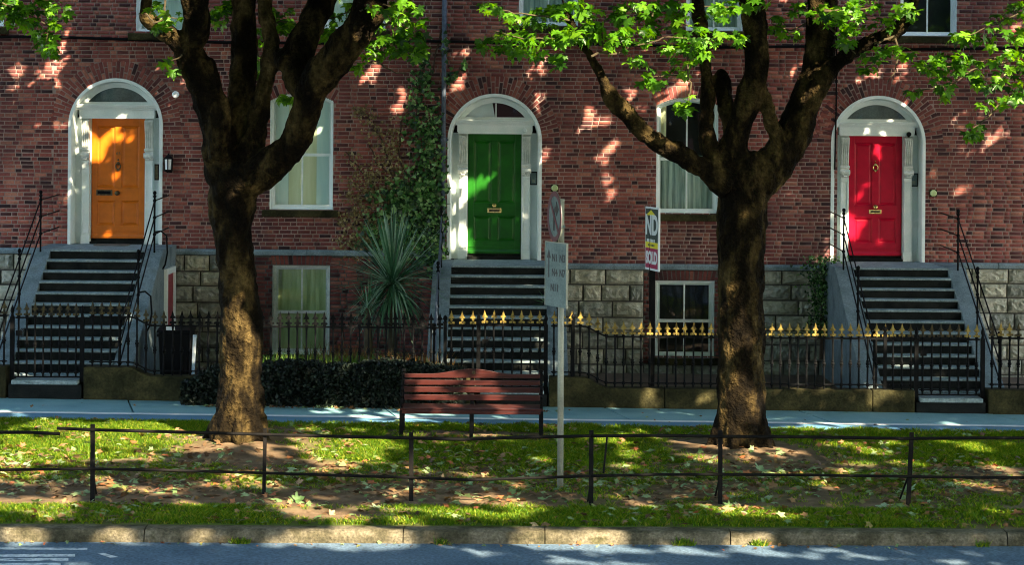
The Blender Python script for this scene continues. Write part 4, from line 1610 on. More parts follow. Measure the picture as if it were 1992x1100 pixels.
def spiky(label, c, n, Lmax, spread, name='cordyline_plant'):
    t = thing(name, (c.x, c.y, -0.05), label, 'plant')
    MB().tube([(c.x + 0.02, c.y, -0.1), (c.x, c.y, c.z - 0.3), (c.x, c.y, c.z)], [0.09, 0.07, 0.06], 8).build('stem', 'twig_bark', t)
    for i in range(n):
        u = (i + 0.5) / n
        th = spread * u ** 0.95 + random.gauss(0, 0.13)
        az = i * 2.39996 + random.uniform(-.2, .2)
        L = Lmax * random.choice([random.uniform(0.82, 1.0), random.uniform(0.55, 0.95)]) * (1.0 - 0.25 * u)
        d = 0 if u < 0.3 else (1 if u < 0.65 else 2)
        m = Matrix.Translation((c.x, c.y, c.z + random.uniform(-0.16, 0.04) * (0.4 + u))) @ Matrix.Rotation(az, 4, 'Z') @ Matrix.Rotation(-th, 4, 'X') @ Matrix.Diagonal((L * random.uniform(.8, 1.2), L, L, 1))
        put('leaf_blade', BLADES[d], t, m)
    return t


spiky('large spiky green cordyline in the garden beside the green-door steps', W(764, 548, -2.3), 330, 1.46, 2.4)
spiky('smaller spiky plant low in the garden, left of the large cordyline', W(716, 600, -2.7), 70, 0.72, 2.0)

# garden grasses and low plants
gv, gf = [], []
for k in range(9):
    a = k * 2.4
    hh = 0.6 + 0.4 * ((k * 7) % 9) / 9
    o = 0.12 + 0.30 * ((k * 5) % 9) / 9
    b0 = len(gv)
    for (w, h, oo) in ((-0.010, 0, 0), (0.010, 0, 0), (0.009, 0.5, 0.25), (0.006, 0.85, 0.65), (0.0, 1.0, 1.0), (-0.006, 0.85, 0.65), (-0.009, 0.5, 0.25)):
        gv.append((math.cos(a) * oo * o - math.sin(a) * w, math.sin(a) * oo * o + math.cos(a) * w, h * hh))
    gf.append(tuple(range(b0, b0 + 7)))


def grasses(name, label, mat, spots, hrange):
    pos = []
    sz = []
    for (xa, xb, ya, yb, n) in spots:
        for _ in range(n):
            pos.append((random.uniform(xa, xb), random.uniform(ya, yb), -0.06))
            sz.append(random.uniform(*hrange))
    M = rot_mats(len(pos), np.array(pos), np.array(sz), tilt=0.1)
    o = stuff(put(name, scatter(name, gv, gf, M, mat)))
    o['label'] = label
    o['category'] = 'plants'


def gx(px):
    return W(px, 660, -4).x


grasses('garden_grass', 'green grassy plants behind the railing of the orange-door garden', 'garden_grass', [(gx(515), gx(720), -5.0, -3.6, 420), (gx(600), gx(860), -4.9, -3.5, 130), (gx(515), gx(560), -4.9, -4.2, 60)], (0.42, 0.85))
grasses('garden_straw', 'orange-brown ornamental grasses beside the cordyline', 'garden_straw', [(gx(730), gx(875), -5.0, -4.0, 170), (gx(585), gx(700), -3.6, -2.9, 60)], (0.45, 0.95))
grasses('lawn_grass', 'thin strip of green grass behind the long low wall', 'garden_grass', [(gx(1170), gx(1380), -5.15, -4.2, 420), (gx(1500), gx(1640), -5.15, -4.2, 220)], (0.14, 0.30))

# hedge growing over the low wall
HA, HB = rx(372), rx(905)


def hedge_top(x):
    z = 0.66 + 0.08 * noise.noise((x * 1.3, 0, 5)) + 0.04 * noise.noise((x * 4.3, 0, 9)) - 0.10 * max(0, (x - rx(860)) / 0.4)
    if x < rx(520):
        z = 0.62 - 0.25 * max(0.0, min(1.0, (rx(430) - x) / 0.45))
    return z


hedge = thing('hedge', ((HA + HB) / 2, -5.8, 0), 'dark clipped ivy hedge along the low wall behind the bench', 'hedge')
vs, fs = [], []
n = 40
for i in range(n + 1):
    x = HA + (HB - HA) * i / n
    z = hedge_top(x)
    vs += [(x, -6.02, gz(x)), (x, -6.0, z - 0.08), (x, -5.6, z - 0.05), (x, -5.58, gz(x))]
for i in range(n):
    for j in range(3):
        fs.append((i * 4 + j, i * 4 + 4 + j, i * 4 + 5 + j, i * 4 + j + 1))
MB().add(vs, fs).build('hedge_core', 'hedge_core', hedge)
pos = []
for _ in range(19000):
    x = random.uniform(HA - 0.06, HB + 0.03)
    z1 = hedge_top(x)
    bul = 0.13 * noise.noise((x * 2.2, 3, 1.1))
    if random.random() < 0.68:
        z = random.uniform(gz(x) + 0.02, z1)
        y = -6.06 + bul + 0.05 * noise.noise((x * 4, z * 4, 1)) + random.uniform(-0.03, 0.06)
    else:
        y = random.uniform(-6.06, -5.5)
        z = z1 + random.uniform(-0.06, 0.05) + 0.03 * noise.noise((x * 5, y * 5, 1))
    pos.append((x, y, z))
M = rot_mats(len(pos), np.array(pos), NP.uniform(0.03, 0.08, len(pos)))
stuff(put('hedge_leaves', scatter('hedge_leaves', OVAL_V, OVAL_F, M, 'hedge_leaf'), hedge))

# ivy on the wall left of the green doorway
ivy = thing('ivy', (fX(800), -0.05, 0), 'green ivy climbing the brick beside the drainpipe, thinning to bare brown sprays', 'ivy')
stems = [[(858, 520), (845, 430), (820, 330), (812, 240), (815, 160), (838, 90)], [(850, 500), (800, 420), (770, 340), (740, 270), (715, 225), (685, 210)],
         [(840, 480), (780, 430), (740, 380), (700, 330), (672, 295)], [(820, 440), (770, 400), (720, 380), (690, 400), (668, 420)], [(800, 470), (740, 450), (700, 470), (675, 500)],
         [(790, 350), (775, 290), (780, 240), (795, 215)], [(855, 300), (850, 200), (880, 150), (905, 120)], [(770, 345), (735, 320), (718, 280)], [(740, 430), (715, 440), (690, 480)],
         [(862, 40), (850, 90), (835, 160)]]
sm = MB()
for s in stems:
    pts = []
    for i in range(len(s) - 1):
        for k in range(5):
            t = k / 5
            px = s[i][0] + (s[i + 1][0] - s[i][0]) * t + random.uniform(-3, 3)
            py = s[i][1] + (s[i + 1][1] - s[i][1]) * t + random.uniform(-3, 3)
            q = W(px, py, -0.035)
            pts.append((q.x, -0.03, q.z))
    q = W(*s[-1], -0.035)
    pts.append((q.x, -0.03, q.z))
    sm.tube(pts, [0.016 * (1 - 0.6 * i / len(pts)) + 0.004 for i in range(len(pts))], 5)
sm.build('ivy_stems', 'ivy_stem', ivy)


def ivy_leaves(name, mat, blobs, size, off=0.09):
    pos, si = [], []
    for (px, py, ax, ay, n) in blobs:
        for _ in range(n):
            while True:
                u, v = random.gauss(0, 0.5), random.gauss(0, 0.5)
                if u * u + v * v < 1.3:
                    break
            x, y = px + u * ax, py + v * ay
            if x > 872 and 190 < y < 505:
                continue
            q = W(x, y, 0)
            pos.append((q.x, -0.03 - random.uniform(0.0, off), q.z))
            si.append(random.uniform(*size))
    n = len(pos)
    M = rot_mats(n, np.array(pos), np.array(si), tilt=0.75)
    Rx = np.array([[1, 0, 0], [0, 0, -1], [0, 1, 0]], float)       # leaf plane turned to face the street
    flip = np.array([[1, 0, 0], [0, 0, 1], [0, -1, 0]], float)
    M[:, :3, :3] = np.einsum('ij,njk->nik', flip.T, M[:, :3, :3])
    stuff(put(name, scatter(name, IVY_V, IVY_F, M, mat), ivy))


ivy_leaves('ivy_leaves', 'ivy_leaf', [(818, 150, 26, 50, 80), (820, 230, 40, 80, 190), (835, 330, 40, 80, 300), (820, 400, 60, 80, 420), (800, 460, 75, 60, 480), (845, 440, 35, 90, 240), (750, 400, 45, 40, 110), (740, 460, 45, 40, 130),
                                      (780, 390, 45, 50, 220), (905, 125, 8, 12, 14), (880, 150, 14, 20, 24), (866, 80, 10, 40, 30), (880, 488, 12, 18, 24), (850, 500, 30, 40, 160), (840, 260, 30, 60, 80), (830, 360, 40, 60, 120)], (0.06, 0.115), 0.17)
ivy_leaves('ivy_sprays', 'ivy_leaf_brown', [(700, 215, 25, 12, 30), (730, 255, 25, 25, 50), (755, 300, 30, 40, 90), (770, 260, 20, 40, 60), (690, 310, 20, 25, 30), (715, 345, 30, 30, 60), (740, 370, 45, 50, 190),
                                           (690, 410, 25, 40, 90), (720, 440, 50, 45, 260), (690, 480, 40, 35, 170), (750, 490, 50, 30, 160), (665, 440, 12, 40, 50), (715, 225, 30, 16, 40), (760, 330, 45, 60, 130), (700, 370, 40, 50, 120), (770, 430, 60, 50, 130)], (0.035, 0.07), 0.06)
# creeper at the left flank of the red-door steps
cp = thing('creeper', (fX(1600), -0.6, 1.0), 'dark creeper hanging over the stone left of the red-door steps', 'ivy')
pos, si = [], []
for _ in range(1500):
    px, py = random.gauss(1600, 15), random.uniform(498, 660)
    if py < 530:
        px = random.gauss(1605, 22)
    q = W(px, py, -0.5)
    pos.append((q.x, -0.5 + random.uniform(-0.3, 0.3), q.z))
    si.append(random.uniform(0.04, 0.075))
stuff(put('creeper_leaves', scatter('creeper_leaves', IVY_V, IVY_F, rot_mats(len(pos), np.array(pos), np.array(si)), 'ivy_leaf'), cp))
q0, q1 = W(1605, 505, -0.45), W(1598, 700, -0.45)
MB().tube([q0, (q0.x - 0.05, -0.45, (q0.z + q1.z) / 2), q1], [0.02, 0.03, 0.04], 6).build('stem', 'ivy_stem', cp)
# small fern on the green-door steps
q = W(1062, 578, -2.4)
fern = thing('fern', (q.x, q.y, q.z - 0.1), 'small fern sprouting at the right side of the green-door steps', 'plant')
for i in range(11):
    a = -1.6 + i * 0.32
    m = Matrix.Translation((q.x + 0.05, q.y - 0.02, q.z - 0.12)) @ Matrix.Rotation(a, 4, 'Y') @ Matrix.Rotation(0.5, 4, 'X') @ Matrix.Diagonal((0.5, 0.3, 0.30, 1))
    put('frond', BLADES[1], fern, m)

# ------------------------------------------------------------------ things in the front areas
q = W(345, 716, -3.9)
zb = 0.02
bn = thing('wheelie_bin', (q.x, q.y, zb), 'black wheelie bin standing behind the railing right of the orange-door steps', 'bin')
x0, x1 = W(313, 680, -3.9).x, W(374, 680, -3.9).x
zt = W(345, 636, -3.9).z
m = MB()
vs = [(x0 + .04, -4.15, zb + .06), (x1 - .04, -4.15, zb + .06), (x1 - .03, -3.65, zb + .06), (x0 + .03, -3.65, zb + .06), (x0, -4.22, zt - .08), (x1, -4.22, zt - .08), (x1, -3.6, zt - .08), (x0, -3.6, zt - .08)]
m.add(vs, [(0, 1, 5, 4), (1, 2, 6, 5), (2, 3, 7, 6), (3, 0, 4, 7), (4, 5, 6, 7), (3, 2, 1, 0)])
m.build('body', 'bin_plastic', bn, bevel=0.02)
MB().prism_x([(-4.26, zt - .075), (-4.24, zt - .03), (-3.9, zt + .01), (-3.6, zt - .01), (-3.56, zt - .075)], x0 - .02, x1 + .02).build('lid', 'bin_plastic', bn, bevel=0.01)
MB().box(x0 - 0.02, x1 + 0.02, -4.24, -4.20, zt - 0.14, zt - 0.09).build('rim', 'bin_plastic', bn)
for xw in (x0 + 0.06, x1 - 0.06):
    MB().tube([(xw - 0.03, -3.62, zb + 0.10), (xw + 0.03, -3.62, zb + 0.10)], 0.10, 14).build('wheel', 'bin_plastic', bn)
lw = W(331, 640, -4.25)
MB().box(lw.x - 0.07, lw.x + 0.07, -4.232, -4.226, lw.z - 0.05, lw.z + 0.04).build('sticker', 'board_white', bn)
a, b = W(379, 652, -4.4), W(374, 722, -4.4)
ps = thing('marker_post', (b.x, -4.4, 0), 'thin pale blue marker post leaning beside the black bin', 'post')
MB().add([(a.x - .03, -4.41, a.z), (a.x + .03, -4.41, a.z), (b.x + .025, -4.39, b.z - .3), (b.x - .025, -4.39, b.z - .3), (a.x - .03, -4.39, a.z), (a.x + .03, -4.39, a.z), (b.x + .025, -4.37, b.z - .3), (b.x - .025, -4.37, b.z - .3)],
         [(3, 2, 1, 0), (4, 5, 6, 7), (0, 1, 5, 4), (1, 2, 6, 5), (3, 0, 4, 7)]).build('board', 'blue_sticker', ps)
MB().box(a.x - .022, a.x + .022, -4.416, -4.408, a.z - 0.30, a.z - 0.04).build('panel', 'board_white', ps)
# area door under the orange-door steps
xf = px_at(280, 490, -LD) + 0.33
zt, zb_ = W(328, 532, -0.9).z, -0.06
ad = thing('area_door', (xf, -0.9, zb_), 'narrow maroon basement door in white frame in the flank of the orange-door steps', 'door')
MB().box(xf + 0.002, xf + 0.06, -1.42, -1.30, zb_, zt + 0.10).box(xf + 0.002, xf + 0.06, -0.55, -0.43, zb_, zt + 0.10).box(xf + 0.002, xf + 0.06, -1.30, -0.55, zt, zt + 0.10).build('frame', 'white_paint', ad)
MB().box(xf + 0.002, xf + 0.03, -1.30, -0.55, zb_, zt).build('leaf', 'maroon_paint', ad)
MB().box(xf + 0.03, xf + 0.038, -1.2, -0.65, zb_ + 0.3, zt - 0.15).build('door_panel', 'maroon_paint', ad)

# estate agent's board in the green-door garden
q = W(1268, 700, -4.0)
st = thing('sale_board', (q.x, -4.0, -0.1), 'tall narrow-looking SOLD board, green, yellow and magenta, on a black post', 'sign')
zt, zb_ = W(1267, 403, -4.0).z, W(1267, 526, -4.0).z
MB().box(q.x - 0.05, q.x + 0.05, -3.96, -3.90, -0.1, zt - 0.02).build('post', 'black_iron', st, bevel=0.006)
# board plane turned about 75 degrees: local frame (u along the board, n its normal)
ang = R(-76)
bw, bh = 0.74, zt - zb_
cxx, cyy, czz = q.x - 0.005, -4.05, (zt + zb_) / 2
BM = Matrix.Translation((cxx, cyy, czz)) @ Matrix.Rotation(ang, 4, 'Z')


def board_part(name, mat, x0, x1, z0, z1, y):
    me = MB().box(x0, x1, y, 0.012 if name == 'board' else y + 0.004, z0, z1).mesh(name, mat)
    return put(name, me, st, BM)


bd = board_part('board', 'board_white', -bw / 2, bw / 2, -bh / 2, bh / 2, -0.012)
H2 = bh / 2
board_part('green_field', 'board_green', -bw / 2 + 0.03, bw / 2 - 0.05, -H2 + 0.47, H2 - 0.03, -0.0165)
board_part('yellow_band', 'board_yellow', -bw / 2 + 0.03, bw / 2 - 0.05, -H2 + 0.37, -H2 + 0.468, -0.0165)
board_part('magenta_field', 'board_magenta', -bw / 2 + 0.03, bw / 2 - 0.05, -H2 + 0.035, -H2 + 0.368, -0.0165)
me = MB().prism([(-0.30, H2 - 0.14), (0.22, H2 - 0.14), (-0.04, H2 - 0.05)], -0.021, -0.017).mesh('roof_mark', 'board_yellow')
put('roof_mark', me, st, BM)


def board_text(body, x, z, size, mat, sx, sy, bold=0.0):
    cu = bpy.data.curves.new('lettering', 'FONT')
    cu.body = body
    cu.size = size
    cu.extrude = 0.002
    cu.offset = bold
    cu.align_x = 'CENTER'
    cu.align_y = 'CENTER'
    cu.materials.append(MATS[mat])
    m = BM @ Matrix.Translation((x, -0.0195, z)) @ Matrix.Rotation(R(90), 4, 'X') @ Matrix.Diagonal((sx, sy, 1, 1))
    put('lettering', cu, st, m)


board_text('ND', 0.0, H2 - 0.315, 0.40, 'board_white', 1.1, 1.12, 0.015)
board_text('SOLD', 0.0, -H2 + 0.20, 0.26, 'board_white', 0.92, 1.05, 0.012)
for i in range(6):
    board_part('small_print', 'board_white', -0.26 + i * 0.075, -0.26 + i * 0.075 + 0.05, H2 - 0.585, H2 - 0.535, -0.0185)
for i in range(5):
    board_part('small_print', 'board_green', -0.20 + i * 0.075, -0.20 + i * 0.075 + 0.05, -H2 + 0.40, -H2 + 0.435, -0.0185)

# ------------------------------------------------------------------ bench
bz = verge_z(BENCH.x, BENCH.y)
bx0, bx1 = W(783, 800, BENCH.y).x, W(1052, 800, BENCH.y).x
by = BENCH.y
bc = (bx0 + bx1) / 2
SB = 4200 / (by - CAM_Y)
bench = thing('park_bench', (bc, by, bz), 'red-brown slatted wooden bench with a humped top rail facing the road', 'bench')


def bZ(py, px=915):
    return W(px, py, by).z


sz = bZ(790)
btop = bZ(733)
# seat slats
for i in range(5):
    y = by - 0.26 + i * 0.105
    MB().box(bx0 - 0.02, bx1 + 0.02, y, y + 0.085, sz - 0.038, sz - 0.005).build('seat_slat', 'bench_wood', bench, bevel=0.006)
MB().box(bx0, bx1, by - 0.252, by - 0.215, sz - 0.09, sz - 0.04).build('seat_rail', 'bench_wood', bench, bevel=0.006)


def back_y(z):
    return by + 0.24 + (z - sz) * 0.22


# back slats
zs_ = [(bZ(784), bZ(773)), (bZ(769), bZ(758)), (bZ(755), bZ(745))]
for (za, zb_) in zs_:
    ya = back_y((za + zb_) / 2)
    MB().box(bx0 + 0.01, bx1 - 0.01, ya - 0.022, ya + 0.012, za, zb_).build('back_slat', 'bench_wood', bench, bevel=0.006)
za, zb_ = bZ(741), bZ(733)
n = 48
top = []
for i in range(n + 1):
    x = bx0 + 0.01 + (bx1 - bx0 - 0.02) * i / n
    u = (x - bc) / 0.62
    hump = 0.5 * (1 + math.cos(math.pi * max(-1, min(1, u)))) * 0.075
    top.append((x, zb_ + hump))
ya = back_y(za)
MB().prism([(bx0 + 0.01, za), (bx1 - 0.01, za)] + top[::-1], ya - 0.026, ya + 0.012).build('top_rail', 'bench_wood', bench, bevel=0.005)
MB().lathe([(0.028, 0), (0.028, 0.004), (0, 0.005)], bc + 0.02, ya - 0.026, zb_ + 0.02, 10, axis='y').build('plaque', 'dark_bronze', bench)
# cast iron end frames and middle support
for x, ends in ((bx0 - 0.005, True), (bc, False), (bx1 + 0.005, True)):
    w = 0.028
    f = MB()
    yb_top = back_y(btop)
    f.prism_x([(by + 0.20, bz - 0.03), (by + 0.26, bz - 0.03), (by + 0.275, sz - 0.04), (by + 0.29, sz), (yb_top + 0.05, btop + 0.01), (yb_top + 0.012, btop + 0.01), (by + 0.25, sz), (by + 0.22, sz - 0.1)], x - w, x + w)
    f.prism_x([(by - 0.25, bz - 0.03), (by - 0.19, bz - 0.03), (by - 0.20, sz - 0.1), (by + 0.21, sz - 0.1), (by + 0.235, sz - 0.045), (by - 0.252, sz - 0.045)], x - w + 0.001, x + w - 0.001)
    f.build('support_frame', 'black_iron', bench, bevel=0.005)
    if ends:
        a = MB()
        zh = sz + 0.235
        pts = [(x, back_y(zh) + 0.0, zh), (x, by + 0.1, zh + 0.02), (x, by - 0.1, zh + 0.015), (x, by - 0.23, zh - 0.01)]
        sc = [(x, by - 0.23 + 0.05 * math.sin(k * 0.55) * (1 - k / 20), zh - 0.06 + 0.05 * math.cos(k * 0.55) * (1 - k / 20)) for k in range(13)]
        a.tube(pts + sc, 0.020, 6)
        a.tube([(x, by - 0.21, zh - 0.03), (x, by - 0.235, zh - 0.13), (x, by - 0.22, sz - 0.05)], 0.018, 6)
        a.build('armrest', 'black_iron', bench, smooth=True)
        MB().lathe([(0.02, 0), (0.034, 0.02), (0.03, 0.05), (0.0, 0.06)], x, yb_top + 0.03, btop + 0.01, 8).build('knob', 'black_iron', bench)

# ------------------------------------------------------------------ traffic sign on its pole
sp = thing('traffic_sign', (POLE.x, POLE.y, verge_z(POLE.x, POLE.y)), 'grey pole with a round red-rimmed sign over a grey direction plate', 'sign')
ptop = W(1092, 390, POLE.y)
xb_ = POLE.x
MB().tube([(xb_, POLE.y, verge_z(xb_, POLE.y) - 0.1), (ptop.x, POLE.y, ptop.z)], 0.038, 14).build('pole', 'pole_paint', sp, smooth=True)
MB().lathe([(0.042, -0.01), (0.042, 0.015), (0, 0.02)], ptop.x, POLE.y, ptop.z, 12).build('pole_cap', 'pole_paint', sp)
zc_ = (W(1079, 372, POLE.y - .1).z + W(1079, 471, POLE.y - .1).z) / 2
rr_ = (W(1079, 372, POLE.y - .1).z - W(1079, 471, POLE.y - .1).z) / 2
xs_ = W(1079, 420, POLE.y - .1).x
SM = Matrix.Translation((xs_, POLE.y - 0.075, zc_)) @ Matrix.Rotation(R(-75), 4, 'Z')


def disc(name, mat, r0, r1, y, th, parent):
    m = MB()
    n = 40
    vs = []
    for rr, yy in ((r1, y), (r1, y + th), (r0, y + th), (r0, y)):
        vs += [(rr * math.cos(2 * math.pi * i / n), yy, rr * math.sin(2 * math.pi * i / n)) for i in range(n)]
    fs = []
    for q in range(4):
        for i in range(n):
            j = (i + 1) % n
            fs.append((q * n + i, q * n + j, ((q + 1) % 4) * n + j, ((q + 1) % 4) * n + i))
    return put(name, m.add(vs, fs).mesh(name, mat), parent, SM)


disc('sign_back', 'sign_grey', 0.001, rr_, 0.0, 0.006, sp)
disc('sign_rim', 'sign_red', rr_ * 0.80, rr_ * 0.998, -0.005, 0.0045, sp)
arrow = [(-0.05, -0.17), (0.0, -0.17), (0.0, 0.02), (0.05, 0.06), (0.07, 0.06), (0.07, 0.0), (0.17, 0.09), (0.07, 0.18), (0.07, 0.12), (0.02, 0.115), (-0.05, 0.05)]
put('arrow_mark', MB().prism([(x * rr_ / 0.3, z * rr_ / 0.3) for x, z in arrow], -0.0045, -0.001).mesh('arrow_mark', 'sign_black'), sp, SM)
dg = 0.80 * rr_ * 0.7071
put('bar_mark', MB().prism([(-dg - .015, dg - .02), (dg - .02, -dg - .015), (dg + .015, -dg + .02), (-dg + .02, dg + .015)], -0.0075, -0.005).mesh('bar_mark', 'sign_red'), sp, SM)
MB().box(ptop.x - 0.05, ptop.x + 0.05, POLE.y - 0.05, POLE.y + 0.045, zc_ - 0.14, zc_ - 0.11).build('bracket', 'sign_grey', sp)
# direction plate
pl_t, pl_b = W(1082, 473, POLE.y - .1).z, W(1082, 597, POLE.y - .1).z
pw = 0.56
xm = W(1082, 535, POLE.y - 0.1).x
PM = Matrix.Translation((xm, POLE.y - 0.12, (pl_t + pl_b) / 2)) @ Matrix.Rotation(R(-64), 4, 'Z')
ph2 = (pl_t - pl_b) / 2
put('direction_plate', MB().box(-pw / 2, pw / 2, -0.006, 0.006, -ph2, ph2).mesh('direction_plate', 'sign_grey'), sp, PM)
put('plate_edge', MB().box(-pw / 2 - .012, -pw / 2, -0.012, 0.012, -ph2, ph2).box(pw / 2, pw / 2 + .012, -0.012, 0.012, -ph2, ph2).box(-pw / 2 - .012, pw / 2 + .012, -0.012, 0.012, ph2, ph2 + .012).mesh('plate_edge', 'pole_paint'), sp, PM)
for (body, x, z) in (('N1', -0.03, 0.52), ('N3', 0.175, 0.52), ('N4', -0.03, 0.06), ('N7', 0.175, 0.06), ('N11', -0.03, -0.42)):
    cu = bpy.data.curves.new('lettering', 'FONT')
    cu.body = body
    cu.size = 0.125
    cu.extrude = 0.001
    cu.offset = 0.002
    cu.align_x = 'CENTER'
    cu.align_y = 'CENTER'
    cu.materials.append(MATS['sign_black'])
    put('lettering', cu, sp, PM @ Matrix.Translation((x, -0.0085, z * ph2)) @ Matrix.Rotation(R(90), 4, 'X') @ Matrix.Diagonal((1.0, 1.05, 1, 1)))
ar = [(-0.008, -0.16), (0.008, -0.16), (0.008, 0.08), (0.032, 0.08), (0.0, 0.19), (-0.032, 0.08), (-0.008, 0.08)]
put('arrow_mark', MB().prism([(x * 1.6 - 0.19, z + 0.12) for x, z in ar], -0.009, -0.0065).mesh('arrow_mark', 'sign_black'), sp, PM)

# ------------------------------------------------------------------ estate fence on the verge
fence = thing('verge_fence', (0, G(900, 978).y, 0), 'low two-rail black iron fence with leaning posts along the verge', 'fence')
posts = [(-180, 824, 978), (2110, 842, 988), (2480, 842, 990), (180, 826, 978), (513, 834, 968), (800, 842, 978), (1150, 838, 992), (1401, 838, 982), (1766, 842, 986)]
PY = {}
for (px, pt_, pb_) in posts:
    g = G(px, pb_)
    a = W(px - 2, pt_, g.y)
    PY[px] = g
    lean = (1768 - 1762) / 165 if px == 1766 else (a.x - g.x)
    f = MB()
    w = 0.026 if px != 513 else 0.021
    x0, x1 = g.x, g.x + (0.04 if px == 1766 else 0.012 if px == 513 else -0.005)
    zt = a.z
    f.add([(x0 - w, g.y - .016, g.z - .1), (x0 + w, g.y - .016, g.z - .1), (x0 + w, g.y + .016, g.z - .1), (x0 - w, g.y + .016, g.z - .1), (x1 - w, g.y - .016, zt), (x1 + w, g.y - .016, zt), (x1 + w, g.y + .016, zt), (x1 - w, g.y + .016, zt)],
          [(0, 1, 5, 4), (1, 2, 6, 5), (2, 3, 7, 6), (3, 0, 4, 7), (4, 5, 6, 7), (3, 2, 1, 0)])
    f.build('fence_post', 'fence_iron', fence, bevel=0.003)
    MB().tube([(x0, g.y + 0.02, g.z + 0.34), (x0 - 0.03, g.y + 0.42, g.z - 0.02)], 0.012, 6).build('stay', 'fence_iron', fence)


def fy(px):
    k = sorted(PY)
    if px <= k[0]:
        return PY[k[0]].y
    for a, b in zip(k[:-1], k[1:]):
        if px <= b:
            return PY[a].y + (PY[b].y - PY[a].y) * (px - a) / (b - a)
    return PY[k[-1]].y


def rail_line(pts, name, r=0.017):
    out = []
    for i in range(len(pts) - 1):
        for k in range(4):
            t = k / 4
            px = pts[i][0] + (pts[i + 1][0] - pts[i][0]) * t
            py = pts[i][1] + (pts[i + 1][1] - pts[i][1]) * t
            q = W(px, py, fy(px) - 0.03)
            out.append(q)
    out.append(W(pts[-1][0], pts[-1][1], fy(pts[-1][0]) - 0.03))
    MB().tube(out, r, 8).build(name, 'fence_iron', fence, smooth=True)


rail_line([(-420, 836), (-120, 840), (0, 842), (60, 842), (117, 845)], 'rail', 0.020)
rail_line([(111, 834), (180, 837), (330, 841), (512, 846), (660, 850), (800, 853), (900, 856), (1000, 852), (1150, 849)], 'rail', 0.019)
rail_line([(1150, 849), (1280, 848), (1400, 850), (1560, 851), (1765, 854), (1900, 853), (2110, 853), (2500, 853)], 'rail', 0.019)
rail_line([(-420, 916), (-120, 916), (0, 915), (180, 913), (330, 916), (512, 921), (660, 926), (800, 930), (920, 935), (1060, 930), (1150, 927)], 'rail')
rail_line([(1150, 927), (1280, 924), (1400, 924), (1560, 925), (1765, 928), (1900, 930), (2110, 930), (2500, 930)], 'rail')
g = G(1176, 945)
a = W(1181, 850, fy(1180) + 0.02)
b = W(1174, 922, fy(1180) + 0.02)
MB().tube([a, b], 0.012, 6).build('loose_bar', 'fence_iron', fence)

# ------------------------------------------------------------------ trees
TREE_Y = (TREE_SPOTS[0].y + TREE_SPOTS[1].y) / 2


def limb_pts(spec, Y0, y0, y1):
    """pixel skeleton (x, y, r) -> densified world points; distance drifts from Y0+y0 to Y0+y1"""
    P, Rr = [], []
    m = len(spec)
    for i, (px, py, r) in enumerate(spec):
        Y = Y0 + y0 + (y1 - y0) * i / max(1, m - 1)
        s = FOC / (Y - CAM_Y)
        P.append(W(px, py, Y))
        Rr.append(r * 0.93 / s)
    outP, outR = [], []
    for i in range(m - 1):
        p0, p1, p2, p3 = P[max(0, i - 1)], P[i], P[i + 1], P[min(m - 1, i + 2)]
        for k in range(5):
            t = k / 5
            q = 0.5 * ((2 * p1) + (p2 - p0) * t + (2 * p0 - 5 * p1 + 4 * p2 - p3) * t * t + (3 * p1 - p0 - 3 * p2 + p3) * t ** 3)
            outP.append(q)
            outR.append(Rr[i] + (Rr[i + 1] - Rr[i]) * t)
    outP.append(P[-1])
    outR.append(Rr[-1])
    return outP, outR


